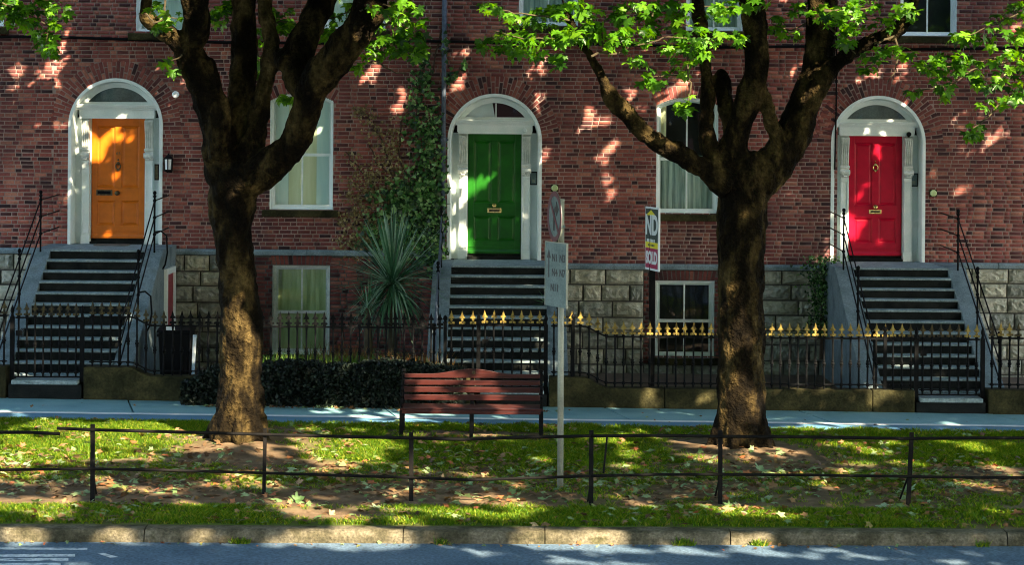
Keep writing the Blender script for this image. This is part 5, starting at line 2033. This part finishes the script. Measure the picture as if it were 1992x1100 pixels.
def wood_mesh(limbs, name, voxel=0.032, roots=None):
    mb = MB()
    for P, Rr in limbs:
        # lumpy limbs
        R2 = [r * (1 + 0.10 * noise.noise((p.x * 2.7, p.y * 2.7, p.z * 2.7))) for p, r in zip(P, Rr)]
        mb.tube(P, R2, 14)
        mb.lathe([(0.001, -0.9 * R2[-1]), (R2[-1] * 0.7, -0.6 * R2[-1]), (R2[-1] * 0.98, 0), (R2[-1] * 0.7, 0.6 * R2[-1]), (0.001, 0.9 * R2[-1])], *P[-1], 10)
    if roots:
        c, r0, gzv = roots
        for i in range(9):
            a = i * 2 * math.pi / 9 + random.uniform(-.25, .25)
            L = random.uniform(0.12, 0.30)
            pts = [(c.x + math.cos(a) * r0 * 0.5, c.y + math.sin(a) * r0 * 0.5, gzv + 0.5), (c.x + math.cos(a) * r0 * 1.0, c.y + math.sin(a) * r0 * 1.0, gzv + 0.12), (c.x + math.cos(a) * (r0 + L * 0.4), c.y + math.sin(a) * (r0 + L * 0.4), gzv - 0.02), (c.x + math.cos(a) * (r0 + L), c.y + math.sin(a) * (r0 + L), gzv - 0.16)]
            mb.tube(pts, [0.12, 0.09, 0.05, 0.03], 8)
    me = mb.mesh(name + '_raw', 'bark')
    ob = bpy.data.objects.new(name + '_raw', me)
    COL.objects.link(ob)
    rm = ob.modifiers.new('r', 'REMESH')
    rm.mode = 'VOXEL'
    rm.voxel_size = voxel
    smo = ob.modifiers.new('s', 'SMOOTH')
    smo.factor = 0.5
    smo.iterations = 4
    dg = bpy.context.evaluated_depsgraph_get()
    dg.update()
    out = bpy.data.meshes.new_from_object(ob.evaluated_get(dg))
    out.name = name
    bpy.data.objects.remove(ob)
    n = len(out.vertices)
    co = np.empty(n * 3, np.float32)
    no = np.empty(n * 3, np.float32)
    out.vertices.foreach_get('co', co)
    out.vertices.foreach_get('normal', no)
    co = co.reshape(-1, 3)
    no = no.reshape(-1, 3)
    d = np.empty(n, np.float32)
    for i in range(n):
        x, y, z = float(co[i, 0]), float(co[i, 1]), float(co[i, 2])
        d[i] = 0.034 * noise.noise((x * 3.2, y * 3.2, z * 2.2)) + 0.026 * noise.noise((x * 8, y * 8, z * 5)) + 0.020 * noise.noise((x * 17, y * 17, z * 9))
    co += no * d[:, None]
    out.vertices.foreach_set('co', co.ravel())
    out.polygons.foreach_set('use_smooth', [True] * len(out.polygons))
    if not out.materials:
        out.materials.append(MATS['bark'])
    out.update()
    return out


T1 = [  # (skeleton, y start, y end)
    ([(462, 895, 58), (462, 862, 54), (465, 800, 49), (468, 720, 45), (468, 620, 41), (460, 520, 41), (451, 440, 44), (453, 385, 50), (460, 335, 56)], 0, 0),
    ([(438, 350, 40), (424, 270, 35), (408, 195, 32), (384, 140, 31), (364, 95, 33)], 0, -0.35),
    ([(364, 95, 31), (340, 74, 21), (308, 54, 17), (284, 26, 15), (286, -20, 14), (270, -110, 13), (230, -230, 10)], -0.35, -1.0),
    ([(364, 95, 31), (382, 52, 28), (376, 0, 28), (362, -60, 26), (335, -150, 22), (300, -260, 16), (270, -380, 10)], -0.35, -1.6),
    ([(428, 310, 26), (424, 230, 23), (412, 160, 19), (404, 122, 18)], -0.25, -0.3),
    ([(460, 340, 42), (467, 250, 31), (472, 150, 29), (474, 60, 28), (474, -40, 26), (468, -160, 22), (460, -320, 15)], 0.1, 0.8),
    ([(476, 330, 32), (497, 260, 24), (510, 190, 19), (524, 120, 18), (528, 80, 17), (518, 30, 17), (512, -20, 17), (505, -120, 14), (500, -250, 10)], -0.1, 0.5),
    ([(468, 355, 46), (520, 325, 38), (570, 283, 33), (592, 230, 30), (608, 178, 36), (632, 138, 38), (666, 95, 36), (700, 50, 33), (716, 0, 30), (728, -60, 27), (748, -170, 22), (780, -300, 14)], -0.1, -1.3),
    ([(606, 185, 30), (578, 145, 31), (583, 95, 32), (607, 45, 29), (628, 0, 27), (652, -80, 23), (690, -220, 16)], -0.4, 0.6),
    ([(560, 125, 22), (535, 108, 18)], -0.3, 0.1),
    ([(705, 45, 28), (735, 25, 22), (740, -10, 18), (790, -80, 14), (850, -160, 10)], -0.9, -1.2),
]
T2 = [
    ([(1440, 912, 64), (1440, 875, 58), (1440, 810, 52), (1441, 720, 48), (1441, 620, 47), (1441, 520, 48), (1443, 440, 52), (1447, 385, 57), (1450, 335, 58)], 0, 0),
    ([(1415, 358, 32), (1372, 332, 24), (1330, 305, 21), (1290, 283, 21), (1250, 255, 20), (1218, 220, 18), (1188, 188, 18), (1172, 155, 12), (1150, 115, 10), (1128, 80, 9), (1105, 30, 7), (1080, -40, 5)], -0.2, -0.9),
    ([(1408, 345, 30), (1385, 305, 21), (1375, 254, 18), (1377, 190, 15), (1373, 140, 14), (1368, 100, 13), (1362, 36, 14), (1352, -20, 13), (1330, -120, 10), (1300, -240, 7)], -0.15, 0.3),
    ([(1432, 262, 22), (1416, 218, 18), (1406, 175, 17), (1403, 145, 16)], 0.1, 0.15),
    ([(1425, 335, 42), (1430, 272, 28), (1450, 212, 26), (1468, 152, 27), (1472, 100, 26), (1468, 50, 25), (1462, 0, 26), (1455, -60, 24), (1442, -170, 19), (1430, -320, 12)], 0.0, -0.7),
    ([(1478, 160, 14), (1490, 200, 14), (1504, 245, 17), (1520, 285, 20)], -0.2, -0.1),
    ([(1470, 355, 46), (1512, 310, 42), (1545, 260, 36), (1566, 200, 35), (1590, 130, 34), (1598, 60, 32), (1602, 0, 30), (1600, -70, 27), (1588, -180, 22), (1570, -330, 13)], 0.0, 0.6),
    ([(1572, 205, 24), (1612, 140, 20), (1642, 110, 17), (1690, 82, 15), (1730, 66, 17), (1756, 45, 15), (1775, 10, 11), (1795, -40, 9), (1830, -130, 6)], 0.1, -0.5),
]
# off-frame upper branches spread the crown
trees = []
for spec, spot, lb in ((T1, TREE_SPOTS[0], 'stout sunlit-footed street tree with many upright limbs, left of the bench'), (T2, TREE_SPOTS[1], 'stout dark street tree with a long bare limb reaching left, right of the bench')):
    t = thing('street_tree', (spot.x, spot.y, gz(spot.x)), lb, 'tree', 'street trees on the verge')
    limbs = [limb_pts(s, spot.y, a, b) for s, a, b in spec]
    wm = wood_mesh(limbs, 'trunk', roots=(Vector((spot.x, spot.y, 0)), 0.34, verge_z(spot.x, spot.y)))
    put('trunk', wm, t)
    trees.append(t)


def plain_tree(x, y, label, group, H=5.6):
    t = thing('street_tree', (x, y, -0.1), label, 'tree', group)
    limbs = []
    base = [Vector((x, y, -0.2)), Vector((x + .05, y, 1.2)), Vector((x, y, 2.6)), Vector((x + .03, y, 3.7))]
    limbs.append((base, [0.46, 0.36, 0.32, 0.36]))
    for i in range(5):
        a = i * 1.257 + x
        d = Vector((math.cos(a), math.sin(a), 0))
        limbs.append(([base[-1] - Vector((0, 0, .3)), base[-1] + d * 0.7 + Vector((0, 0, 1.0)), base[-1] + d * 1.5 + Vector((0, 0, 2.6)), base[-1] + d * 2.6 + Vector((0, 0, 5.0))], [0.24, 0.18, 0.14, 0.07]))
    put('trunk', wood_mesh(limbs, 'trunk', voxel=0.06), t)
    return t


TX = [TREE_SPOTS[0].x, TREE_SPOTS[1].x]
dx = TX[1] - TX[0]
trees.append(plain_tree(TX[1] + dx + 0.6, TREE_Y, 'street tree outside the right edge, its leafy sprays hanging before the red-door house', 'street trees on the verge'))
trees.append(plain_tree(TX[0] - dx - 0.6, TREE_Y, 'street tree just outside the left edge whose leaves hang in at the top left corner', 'street trees on the verge'))
trees.append(plain_tree(TX[1] + 2 * dx + 0.5, TREE_Y, 'street tree well outside the right edge, second from the red-door house', 'street trees on the verge'))
for (x, lb) in ((6.5, 'street tree across the road, behind and right of the viewer'), (-6.5, 'street tree across the road, behind and left of the viewer'), (15.0, 'street tree across the road, far right of the viewer')):
    trees.append(plain_tree(x, -32.5, lb, 'street trees across the road'))

# ---- leaves hanging in view: clusters in the photograph (px, py, rx, ry, count, Y offset), per tree
V1 = [(300, 12, 22, 14, 5, -1.0), (315, 48, 26, 12, 6, -1.0), (335, 30, 22, 14, 4, -0.9), (327, 118, 16, 8, 3, -0.6), (340, 135, 10, 8, 2, -0.6),
      (425, 30, 18, 24, 12, 0.8), (440, 10, 14, 10, 6, 0.8), (505, 70, 16, 22, 7, 1.0), (502, 130, 10, 26, 9, 1.0), (545, 28, 30, 24, 14, 1.0), (560, 50, 24, 14, 10, 1.1),
      (565, 188, 24, 8, 9, 1.2), (660, 20, 30, 24, 13, 0.8), (640, 60, 14, 16, 6, 0.9), (735, 12, 20, 12, 5, -1.3), (760, 40, 36, 26, 20, -0.6), (785, 15, 40, 18, 18, -0.7), (800, 75, 30, 22, 16, -0.6),
      (745, 85, 30, 16, 12, -0.4), (815, 105, 20, 14, 8, -0.6), (725, 108, 22, 8, 6, -0.4), (700, 125, 16, 8, 4, 0.4), (810, 40, 16, 16, 6, -0.7), (775, 95, 20, 12, 6, -0.5)]
V2 = [(950, 14, 24, 9, 7, -1.0), (985, 22, 22, 10, 6, -1.0), (1000, 70, 40, 16, 18, -1.0), (960, 82, 36, 12, 14, -1.1), (1040, 92, 30, 14, 14, -1.1), (985, 95, 30, 12, 11, -1.2), (1010, 40, 26, 14, 8, -0.5), (1060, 30, 36, 22, 18, -0.6),
      (1120, 18, 50, 18, 26, -0.8), (1130, 62, 40, 20, 22, -1.2), (1090, 70, 30, 16, 14, -1.2), (1180, 45, 46, 28, 28, -1.0), (1230, 20, 40, 20, 20, -0.8), (1240, 65, 44, 20, 20, -0.9), (1195, 90, 26, 14, 9, -1.1), (1290, 35, 40, 24, 20, -0.5),
      (1320, 85, 40, 18, 15, -0.8), (1375, 70, 38, 18, 16, -1.3), (1420, 72, 30, 14, 11, -1.3), (1400, 30, 30, 16, 9, -1.0), (1085, 118, 18, 14, 6, -0.9), (1045, 108, 16, 8, 4, -0.9), (1240, 118, 20, 10, 5, -0.7), (1275, 150, 24, 20, 9, -0.6),
      (1260, 160, 16, 12, 4, -0.7), (1335, 110, 26, 14, 7, -1.0), (1320, 135, 16, 12, 4, -0.8), (1358, 98, 18, 12, 6, -1.3), (1328, 208, 17, 14, 8, -1.1), (1340, 190, 7, 7, 2, -1.1), (1430, 8, 40, 10, 10, -1.0), (1300, 8, 40, 10, 10, -0.9),
      (1340, 45, 26, 18, 8, -1.0), (1500, 45, 24, 20, 9, 0.6), (1540, 65, 22, 10, 8, 0.7), (1560, 15, 26, 14, 7, 0.6), (1615, 25, 36, 20, 22, -0.9), (1660, 40, 30, 26, 20, -0.9), (1640, 75, 22, 20, 10, -0.9), (1690, 120, 22, 24, 10, -0.8),
      (1680, 10, 34, 14, 14, -0.9), (1720, 40, 24, 20, 9, -0.6), (1760, 20, 28, 16, 8, -0.6), (1720, 95, 30, 14, 7, -0.6), (1755, 100, 26, 10, 6, -0.6), (1470, 5, 30, 8, 6, -1.2)]
V3 = [(1815, 128, 34, 14, 15, -0.2), (1850, 110, 36, 14, 14, -0.2), (1880, 130, 34, 16, 15, -0.2), (1830, 165, 26, 18, 10, 0.0), (1780, 178, 18, 8, 4, 0.2), (1835, 185, 10, 10, 3, 0.1), (1895, 250, 20, 14, 9, 0.2), (1885, 262, 12, 10, 4, 0.2), (1920, 150, 30, 20, 13, -0.2),
      (1960, 120, 30, 24, 15, -0.3), (1975, 80, 24, 30, 13, -0.4), (1940, 45, 24, 20, 10, -0.5), (1985, 20, 26, 22, 16, -0.5), (1910, 75, 30, 18, 9, -0.3), (1870, 70, 30, 14, 6, -0.2), (1955, 195, 20, 10, 6, 0.0), (1985, 190, 16, 20, 8, 0.0), (1930, 200, 26, 8, 6, 0.1),
      (1960, 155, 30, 14, 9, 0.0), (2000, 100, 20, 60, 14, -0.2)]
V4 = [(20, 15, 34, 18, 16, 0.0), (70, 12, 40, 14, 16, 0.0), (115, 18, 26, 16, 9, 0.1), (40, 40, 36, 12, 10, 0.0), (85, 42, 30, 10, 9, 0.0), (90, 78, 22, 16, 10, 0.1), (100, 100, 18, 10, 5, 0.1), (75, 62, 16, 8, 4, 0.1), (5, 8, 20, 12, 8, 0.0), (110, 50, 12, 10, 3, 0.0)]
LEAF_MESHES = []
for q in range(4):
    vv = [(x * (1 + .1 * math.sin(q * 2 + i)), y, z - (0.15 + 0.1 * q) * (y - .25) ** 2 - 0.12 * abs(x) * q * 0.4) for i, (x, y, z) in enumerate(LEAF_V)]
    LEAF_MESHES.append(MB().add(vv, LEAF_F).mesh('leaf', 'tree_leaf'))
# thin twigs seen against the wall: pixel polylines per tree, with Y offset
TW = [[([(284, 26), (300, 45), (322, 33), (345, 35)], -1.0), ([(322, 0), (321, 30)], -1.0), ([(700, 60), (760, 45), (800, 60), (825, 90)], -0.7), ([(716, 120), (740, 125), (765, 140), (790, 145)], -0.4), ([(628, 40), (660, 30), (690, 15)], 0.6), ([(700, 20), (735, 5), (760, 12)], -1.2),
       ([(364, 100), (345, 115), (328, 120)], -0.6), ([(474, 40), (440, 25), (420, 30)], 0.8), ([(515, 60), (545, 40), (570, 45)], 0.8), ([(520, 150), (505, 130), (500, 90)], 0.8)],
      [([(1150, 110), (1165, 103), (1200, 105), (1230, 90), (1260, 85), (1300, 70), (1350, 75)], -1.0), ([(1128, 80), (1080, 75), (1020, 75), (960, 60)], -1.0), ([(1110, 40), (1060, 30), (1000, 25), (950, 10)], -0.9), ([(1270, 30), (1265, 5)], -0.9), ([(1362, 60), (1330, 45), (1290, 20)], -0.6), ([(1340, 90), (1338, 150), (1345, 165), (1340, 195), (1330, 208)], -1.1),
       ([(1340, 120), (1330, 150), (1300, 145), (1270, 150)], -0.8), ([(1455, 20), (1420, 15), (1370, 12)], -1.0), ([(1700, 85), (1740, 70), (1752, 100), (1740, 140), (1727, 160)], -0.5), ([(1600, 40), (1650, 90), (1665, 105)], -0.9), ([(1602, 20), (1640, 20), (1690, 15)], -0.8), ([(1600, 30), (1540, 60), (1500, 45)], 0.6), ([(1172, 100), (1170, 60), (1180, 20)], -0.9)],
      [([(2010, 100), (1960, 105), (1900, 122), (1840, 130), (1800, 130)], -0.1), ([(1960, 120), (1900, 130), (1850, 165), (1780, 178)], 0.0), ([(2010, 190), (1950, 195), (1920, 230), (1895, 250), (1870, 280)], 0.1), ([(2000, 20), (1940, 45), (1880, 70)], -0.4), ([(2010, 100), (2050, 40), (2120, -20), (2200, -120)], -0.2)],
      [([(-80, -60), (-10, 0), (40, 20), (75, 40), (95, 50), (90, 80)], 0.0), ([(40, 20), (90, 12), (115, 18)], 0.05)]]
for t, VV, tw, in zip(trees[:4], (V1, V2, V3, V4), TW):
    for pts, yo in tw:
        P = []
        for i in range(len(pts) - 1):
            for k in range(4):
                u = k / 4
                P.append(W(pts[i][0] + (pts[i + 1][0] - pts[i][0]) * u + random.uniform(-1.5, 1.5), pts[i][1] + (pts[i + 1][1] - pts[i][1]) * u + random.uniform(-1.5, 1.5), TREE_Y + yo))
        P.append(W(*pts[-1], TREE_Y + yo))
        MB().tube(P, [0.016 * (1 - 0.65 * i / len(P)) for i in range(len(P))], 5).build('twig', 'twig_bark', t)
    n_obj = 0
    extra = []
    allv = []
    for (px, py, ax, ay, n, yo) in VV:
        for _ in range(int(n * 2.1 + 0.5)):
            u, v = random.uniform(-1, 1), random.uniform(-1, 1)
            if u * u + v * v > 1.05:
                u, v = u * 0.7, v * 0.7
            x, y = px + u * ax, py + v * ay
            q = W(x, y, TREE_Y + yo + random.uniform(-0.35, 0.35))
            allv.append((q, random.choice([random.uniform(0.045, 0.08), random.uniform(0.075, 0.115), random.uniform(0.11, 0.15)])))
    random.shuffle(allv)
    for i, (q, sz_) in enumerate(allv):
        # blades hang tip-down, faces tilted up to the light
        m = Matrix.Translation(q) @ Matrix.Rotation(random.uniform(-math.pi, math.pi), 4, 'Z') @ Matrix.Rotation(R(random.gauss(-48, 26)), 4, 'X') @ Matrix.Rotation(random.uniform(-.5, .5), 4, 'Y') @ Matrix.Diagonal((sz_, sz_, sz_, 1))
        if i < 300:
            put('leaf', random.choice(LEAF_MESHES), t, m)
        else:
            extra.append(np.array(m))
    t['spare'] = 0
    del t['spare']
    if extra:
        stuff(put('leaves', scatter('leaves', LEAF_V, LEAF_F, np.array(extra), 'tree_leaf_mass'), t))


# ---- holes cut through the crowns along the sun, aimed where light should land
SUN_CUTS = []
for (px, py, r) in [(95, 135, .13), (22, 150, .12), (68, 150, .06), (105, 165, .08), (360, 168, .13), (82, 368, .05), (720, 152, .14), (690, 165, .08), (785, 172, .08), (712, 127, .06), (770, 207, .13), (850, 192, .09), (905, 115, .06), (955, 115, .06), (888, 162, .10), (1045, 210, .11), (1138, 242, .18), (1175, 246, .07), (1225, 182, .07),
                    (1185, 300, .08), (1170, 345, .07), (1175, 396, .09), (1153, 472, .07), (1160, 448, .05), (1305, 186, .17), (1335, 174, .08), (1665, 160, .11), (1705, 150, .08), (1745, 132, .08), (1700, 255, .07), (1727, 256, .07), (1690, 222, .05), (1850, 228, .08), (1872, 226, .06), (1944, 266, .07), (1920, 286, .08), (1858, 306, .07), (1890, 300, .05), (1532, 385, .08),
                    (245, 322, .05), (230, 330, .04), (253, 240, .03), (925, 330, .09), (965, 332, .06), (945, 345, .04), (922, 368, .06), (924, 442, .10), (912, 456, .07), (985, 466, .07), (925, 482, .10), (965, 300, .04), (886, 345, .09), (886, 400, .10), (886, 455, .09), (1024, 422, .07), (1694, 293, .05), (1726, 285, .07), (1700, 345, .08), (1663, 420, .10), (1690, 421, .08), (1732, 455, .05),
                    (632, 235, .08), (600, 330, .07), (560, 240, .05), (575, 372, .06), (622, 375, .05), (1288, 215, .13), (1290, 290, .08), (1345, 380, .07), (630, 470, .06), (570, 465, .06), (200, 60, .06), (760, 120, .06), (1970, 60, .06), (1240, 205, .05), (1540, 150, .05), (1900, 430, .05)]:
    SUN_CUTS.append((W(px, py, 0.1), r))
for (px, py, r) in [(475, 690, .34), (480, 765, .30), (452, 735, .30), (488, 822, .24), (450, 800, .16), (474, 580, .06), (440, 392, .05), (424, 372, .05), (470, 640, .16), (500, 700, .2), (1456, 770, .17), (1457, 630, .16), (1432, 640, .07), (1410, 805, .09), (1452, 805, .10), (1480, 660, .06)]:
    SUN_CUTS.append((W(px, py, TREE_Y - 0.35), r))
for (px, py, r) in [(912, 740, .03), (845, 774, .05), (885, 776, .02)]:
    SUN_CUTS.append((W(px, py, BENCH.y + 0.25), r))
for (px, py, r) in [(1700, 766, .16), (1742, 770, .07), (1268, 767, .15), (1376, 765, .09), (1975, 797, .09), (1190, 790, .05), (300, 660, .05), (1640, 680, .07), (1775, 690, .06)]:
    SUN_CUTS.append((W(px, py, -5.6), r))
for (px, py, r) in [(350, 862, .30), (300, 848, .16), (590, 862, .22), (675, 884, .34), (725, 868, .26), (640, 905, .18), (200, 836, .25), (110, 832, .28), (290, 830, .20), (240, 860, .14), (450, 928, .16), (420, 945, .12), (560, 985, .20), (605, 1000, .26), (650, 1006, .2), (970, 978, .22), (1012, 992, .16), (1375, 995, .14), (1400, 1002, .12),
                    (1340, 868, .16), (1225, 882, .15), (1690, 882, .17), (1725, 868, .12), (1605, 948, .14), (1620, 985, .10), (850, 1002, .18), (935, 1006, .16), (1450, 1002, .16), (1510, 1010, .12), (30, 985, .16), (90, 1000, .2), (330, 958, .10), (60, 900, .14), (1050, 900, .12), (880, 900, .10), (1770, 905, .12), (1900, 880, .12), (1930, 1000, .12), (1245, 990, .10),
                    (220, 790, .07), (340, 806, .09), (250, 808, .05), (880, 806, .05), (960, 808, .06), (640, 800, .07), (1860, 818, .05), (30, 806, .05)]:
    SUN_CUTS.append((G(px, py), r * (1.35 if py > 822 else 1.0)))
rg = random.Random(21)
for _ in range(60):
    px = rg.uniform(0, 1992) ** 1.0
    if rg.random() < 0.45:
        px *= 0.5
    SUN_CUTS.append((G(px, rg.choice([rg.uniform(825, 900), rg.uniform(890, 1012)])), rg.uniform(0.06, 0.20)))
for (px, py, r) in [(30, 1046, .20), (75, 1046, .14), (215, 1044, .16), (265, 1044, .08), (385, 1042, .12), (650, 1046, .20), (715, 1046, .22), (775, 1046, .16), (1020, 1048, .12), (1065, 1046, .14), (1120, 1050, .14), (1180, 1048, .20), (1440, 1048, .12), (1480, 1052, .1), (1890, 1050, .06), (1975, 1052, .10), (1000, 1075, .10), (1080, 1085, .12), (1180, 1080, .12), (1300, 1090, .16), (1420, 1095, .14), (1600, 1085, .10), (900, 1090, .06), (1700, 1095, .10), (1850, 1090, .08)]:
    SUN_CUTS.append((W(px, py, kerb_y(W(px, py, -16).x) - 0.3), r))
for VV, br in ((V1, 0.16), (V2, 0.22), (V3, 0.14), (V4, 0.12)):     # light falls through onto the low sprays
    for (px, py, ax, ay, n, yo) in VV[::2]:
        SUN_CUTS.append((W(px, py, TREE_Y + yo), br))
for _ in range(75):                                   # many small flecks on the brick
    SUN_CUTS.append((W(rg.uniform(0, 1992), rg.uniform(60, 470), 0.0), rg.uniform(0.0, 0.06)))
for _ in range(50):
    px = rg.uniform(0, 1992) * rg.choice([0.5, 1.0])
    SUN_CUTS.append((G(px, rg.uniform(828, 1012)), rg.uniform(0.04, 0.18)))
for (xa_, ya_, xb_, yb_, n_, r_) in ((1050, 1064, 1992, 1099, 17, .08), (880, 1076, 1280, 1102, 7, .05), (1500, 1068, 1960, 1080, 7, .03)):
    for i_ in range(n_):                               # long streaks across the road
        u_ = i_ / (n_ - 1)
        q_ = W(xa_ + (xb_ - xa_) * u_, ya_ + (yb_ - ya_) * u_, -18)
        d_ = (CAM_Z - (gz(q_.x) - KERB_H)) / (CAM_Z - q_.z)
        SUN_CUTS.append((Vector((0, CAM_Y, CAM_Z)) + (q_ - Vector((0, CAM_Y, CAM_Z))) * d_, r_))
SUN_CUTS = [(np.array(q), r) for q, r in SUN_CUTS]

# ---- the crowns above
def crown(t, cx, cy, rx_, ry_, z0, z1, nclump, per, rng):
    pos, sz_ = [], []
    k = 0
    while k < nclump:
        u, v = rng.uniform(-1, 1, 2)
        if u * u + v * v > 1:
            continue
        k += 1
        x, y = cx + u * rx_, cy + v * ry_
        dome = math.sqrt(max(0.0, 1 - 0.8 * (u * u + v * v)))
        zlow = max(z0, CAM_Z + 0.0625 * (y - CAM_Y) + 0.45)
        zhi = z0 + (z1 - z0) * dome
        if zhi < zlow + 0.3:
            zhi = zlow + 0.3
        z = zlow + (zhi - zlow) * rng.uniform(0, 1) ** 0.9
        cr_ = rng.uniform(0.35, 0.85)
        p = rng.normal(0, 0.5, (per, 3)) * np.array([cr_, cr_, cr_ * 0.55])
        for q in p:
            zz = z + q[2]
            if zz < CAM_Z + 0.0605 * (y + q[1] - CAM_Y) + 0.12:
                continue
            pos.append((x + q[0], y + q[1], zz))
            sz_.append(rng.uniform(0.18, 0.30))
    pos, sz_ = np.array(pos), np.array(sz_)
    keep = np.ones(len(pos), bool)
    sd = np.array(SDIR)
    for (q, r) in SUN_CUTS:                       # clears leaves along the sun direction so light reaches each aimed spot
        w = pos - q
        al = w @ sd
        dist = np.linalg.norm(w - al[:, None] * sd, axis=1)
        keep &= ~((dist < r + 0.10) & (al > 0))
    pos, sz_ = pos[keep], sz_[keep]
    M = rot_mats(len(pos), np.array(pos), np.array(sz_), tilt=0.7, rng=rng)
    stuff(put('crown', scatter('crown', LEAF3_V, LEAF3_F, M, 'tree_leaf_mass'), t))


rng = np.random.default_rng(5)
CL, PER = 640, 36
crown(trees[0], TX[0], TREE_Y - 0.5, 6.4, 9.3, 6.2, 13.5, CL, PER, rng)
crown(trees[1], TX[1], TREE_Y - 0.5, 6.4, 9.3, 6.2, 13.5, CL, PER, rng)
crown(trees[2], TX[1] + dx + 0.6, TREE_Y - 0.5, 6.4, 9.3, 6.2, 13.5, CL, PER, rng)
crown(trees[3], TX[0] - dx - 0.6, TREE_Y - 0.5, 6.4, 9.3, 6.2, 13.5, int(CL * 0.7), PER, rng)
crown(trees[4], TX[1] + 2 * dx + 0.5, TREE_Y - 0.5, 6.4, 9.3, 6.2, 13.5, int(CL * 0.7), PER, rng)
for t, x in zip(trees[5:], (6.5, -6.5, 15.0)):
    crown(t, x, -28.5, 6.8, 8.0, 6.0, 13.0, int(CL * 1.0), PER, rng)

# ------------------------------------------------------------------ the terrace across the road, behind the viewer
for k, lb in enumerate(('brick house across the road, far left behind the viewer', 'brick house across the road, left behind the viewer', 'brick house across the road, directly behind the viewer', 'brick house across the road, right behind the viewer', 'brick house across the road, far right behind the viewer')):
    xa = -30.0 + k * 12.0
    h = thing('brick_house', (xa + 6, -66, 0), lb, 'house', 'houses across the road')
    MB().box(xa, xa + 11.99, -74, -64, -0.7, 9.0).build('wall', 'brick_mass', h)
    MB().prism_x([(-64.1, 9.0), (-69, 11.2), (-74, 9.0)], xa, xa + 11.99).build('roof', 'sign_black', h)
    for i in range(4):
        for z in (1.2, 4.6, 7.0):
            x = xa + 1.0 + i * 2.8
            fr = MB().box(x, x + 1.2, -64.02, -63.96, z, z + 1.7).build('window', 'white_paint', h)
            MB().box(x + 0.08, x + 1.12, -63.97, -63.94, z + 0.08, z + 1.62).build('pane', 'dark_core', fr)
structure(sheet('far_pavement', 'pavement_concrete', lambda x: -64.2, lambda x: -44.0, -0.02, -60, 60))

# ------------------------------------------------------------------ fallen leaves
def litter_spot():
    while True:
        x = random.uniform(-9.2, 9.2)
        yk, yp = kerb_y(x), line_y(PL2, x)
        t = random.random()
        w = 0.15 + 1.0 * math.exp(-((t - 0.38) / 0.17) ** 2) + 0.75 * noise.noise((x * .9, t * 6, 2.2))
        if random.random() * 1.5 < w:
            y = yk + (yp - yk) * t
            return x, y


spots_ = [litter_spot() for _ in range(6500)]
spots_.sort(key=lambda s: s[1])
FL = {}
for mt in ('litter_brown', 'litter_green'):
    for q in range(3):
        vv = [(x, y, z + 0.35 * abs(x) ** 1.5 * (q - 0.6) + 0.3 * (y - .2) ** 2 * (q * .8 - .3)) for x, y, z in LEAF_V]
        FL[mt, q] = MB().add(vv, LEAF_F).mesh('fallen_leaf', mt)
mats = []
near = [s for s in spots_]
random.shuffle(near)
cand = sorted(near[:420], key=lambda s: s[1])[:300]
cs = set(cand)
for s in spots_:
    x, y = s
    big = s in cs
    sz_ = random.uniform(0.085, 0.14) if big else random.uniform(0.045, 0.10)
    z = verge_z(x, y) + random.uniform(0.012, 0.03) + (0.02 if turf(x, y) > 0.4 else 0)
    m = T(x, y, z, sz_, sz_, sz_, random.gauss(0, 0.32), random.gauss(0, 0.32), random.uniform(0, 6.28))
    if big:
        mt = 'litter_brown' if random.random() < 0.6 else 'litter_green'
        o = put('fallen_leaf', FL[mt, random.randrange(3)], None, m)
        o['label'] = 'dry brown fallen leaf lying on the verge' if mt == 'litter_brown' else 'pale green fallen leaf lying on the verge'
        o['category'] = 'leaf'
        o['group'] = 'brown fallen leaves' if mt == 'litter_brown' else 'green fallen leaves'
    else:
        mats.append(np.array(m))
# a few blown against the hedge, along the kerb and on the path
for _ in range(260):
    x = random.uniform(-4.8, 0.8)
    y = -6.12 - abs(random.gauss(0, 0.07))
    sz_ = random.uniform(0.03, 0.06)
    mats.append(np.array(T(x, y, gz(x) + 0.02, sz_, sz_, sz_, random.gauss(0, .5), random.gauss(0, .5), random.uniform(0, 6.28))))
for _ in range(220):
    x = random.uniform(-9, 9)
    y = kerb_y(x) - KERB_W - 0.03 - abs(random.gauss(0, 0.09))
    sz_ = random.uniform(0.015, 0.06)
    mats.append(np.array(T(x, y, gz(x) - KERB_H + 0.012, sz_, sz_, sz_, random.gauss(0, .4), random.gauss(0, .4), random.uniform(0, 6.28))))
for _ in range(50):
    x = random.uniform(-9, 9)
    y = random.uniform(line_y(PL2, x), PFAR)
    sz_ = random.uniform(0.03, 0.06)
    mats.append(np.array(T(x, y, gz(x) + 0.012, sz_, sz_, sz_, random.gauss(0, .3), random.gauss(0, .3), random.uniform(0, 6.28))))
o = stuff(put('leaf_litter', scatter('leaf_litter', LEAF2_V, LEAF2_F, np.array(mats), 'litter_mass')))
o['label'] = 'scattered small dry leaf litter over verge, kerb and path'
o['category'] = 'leaf litter'
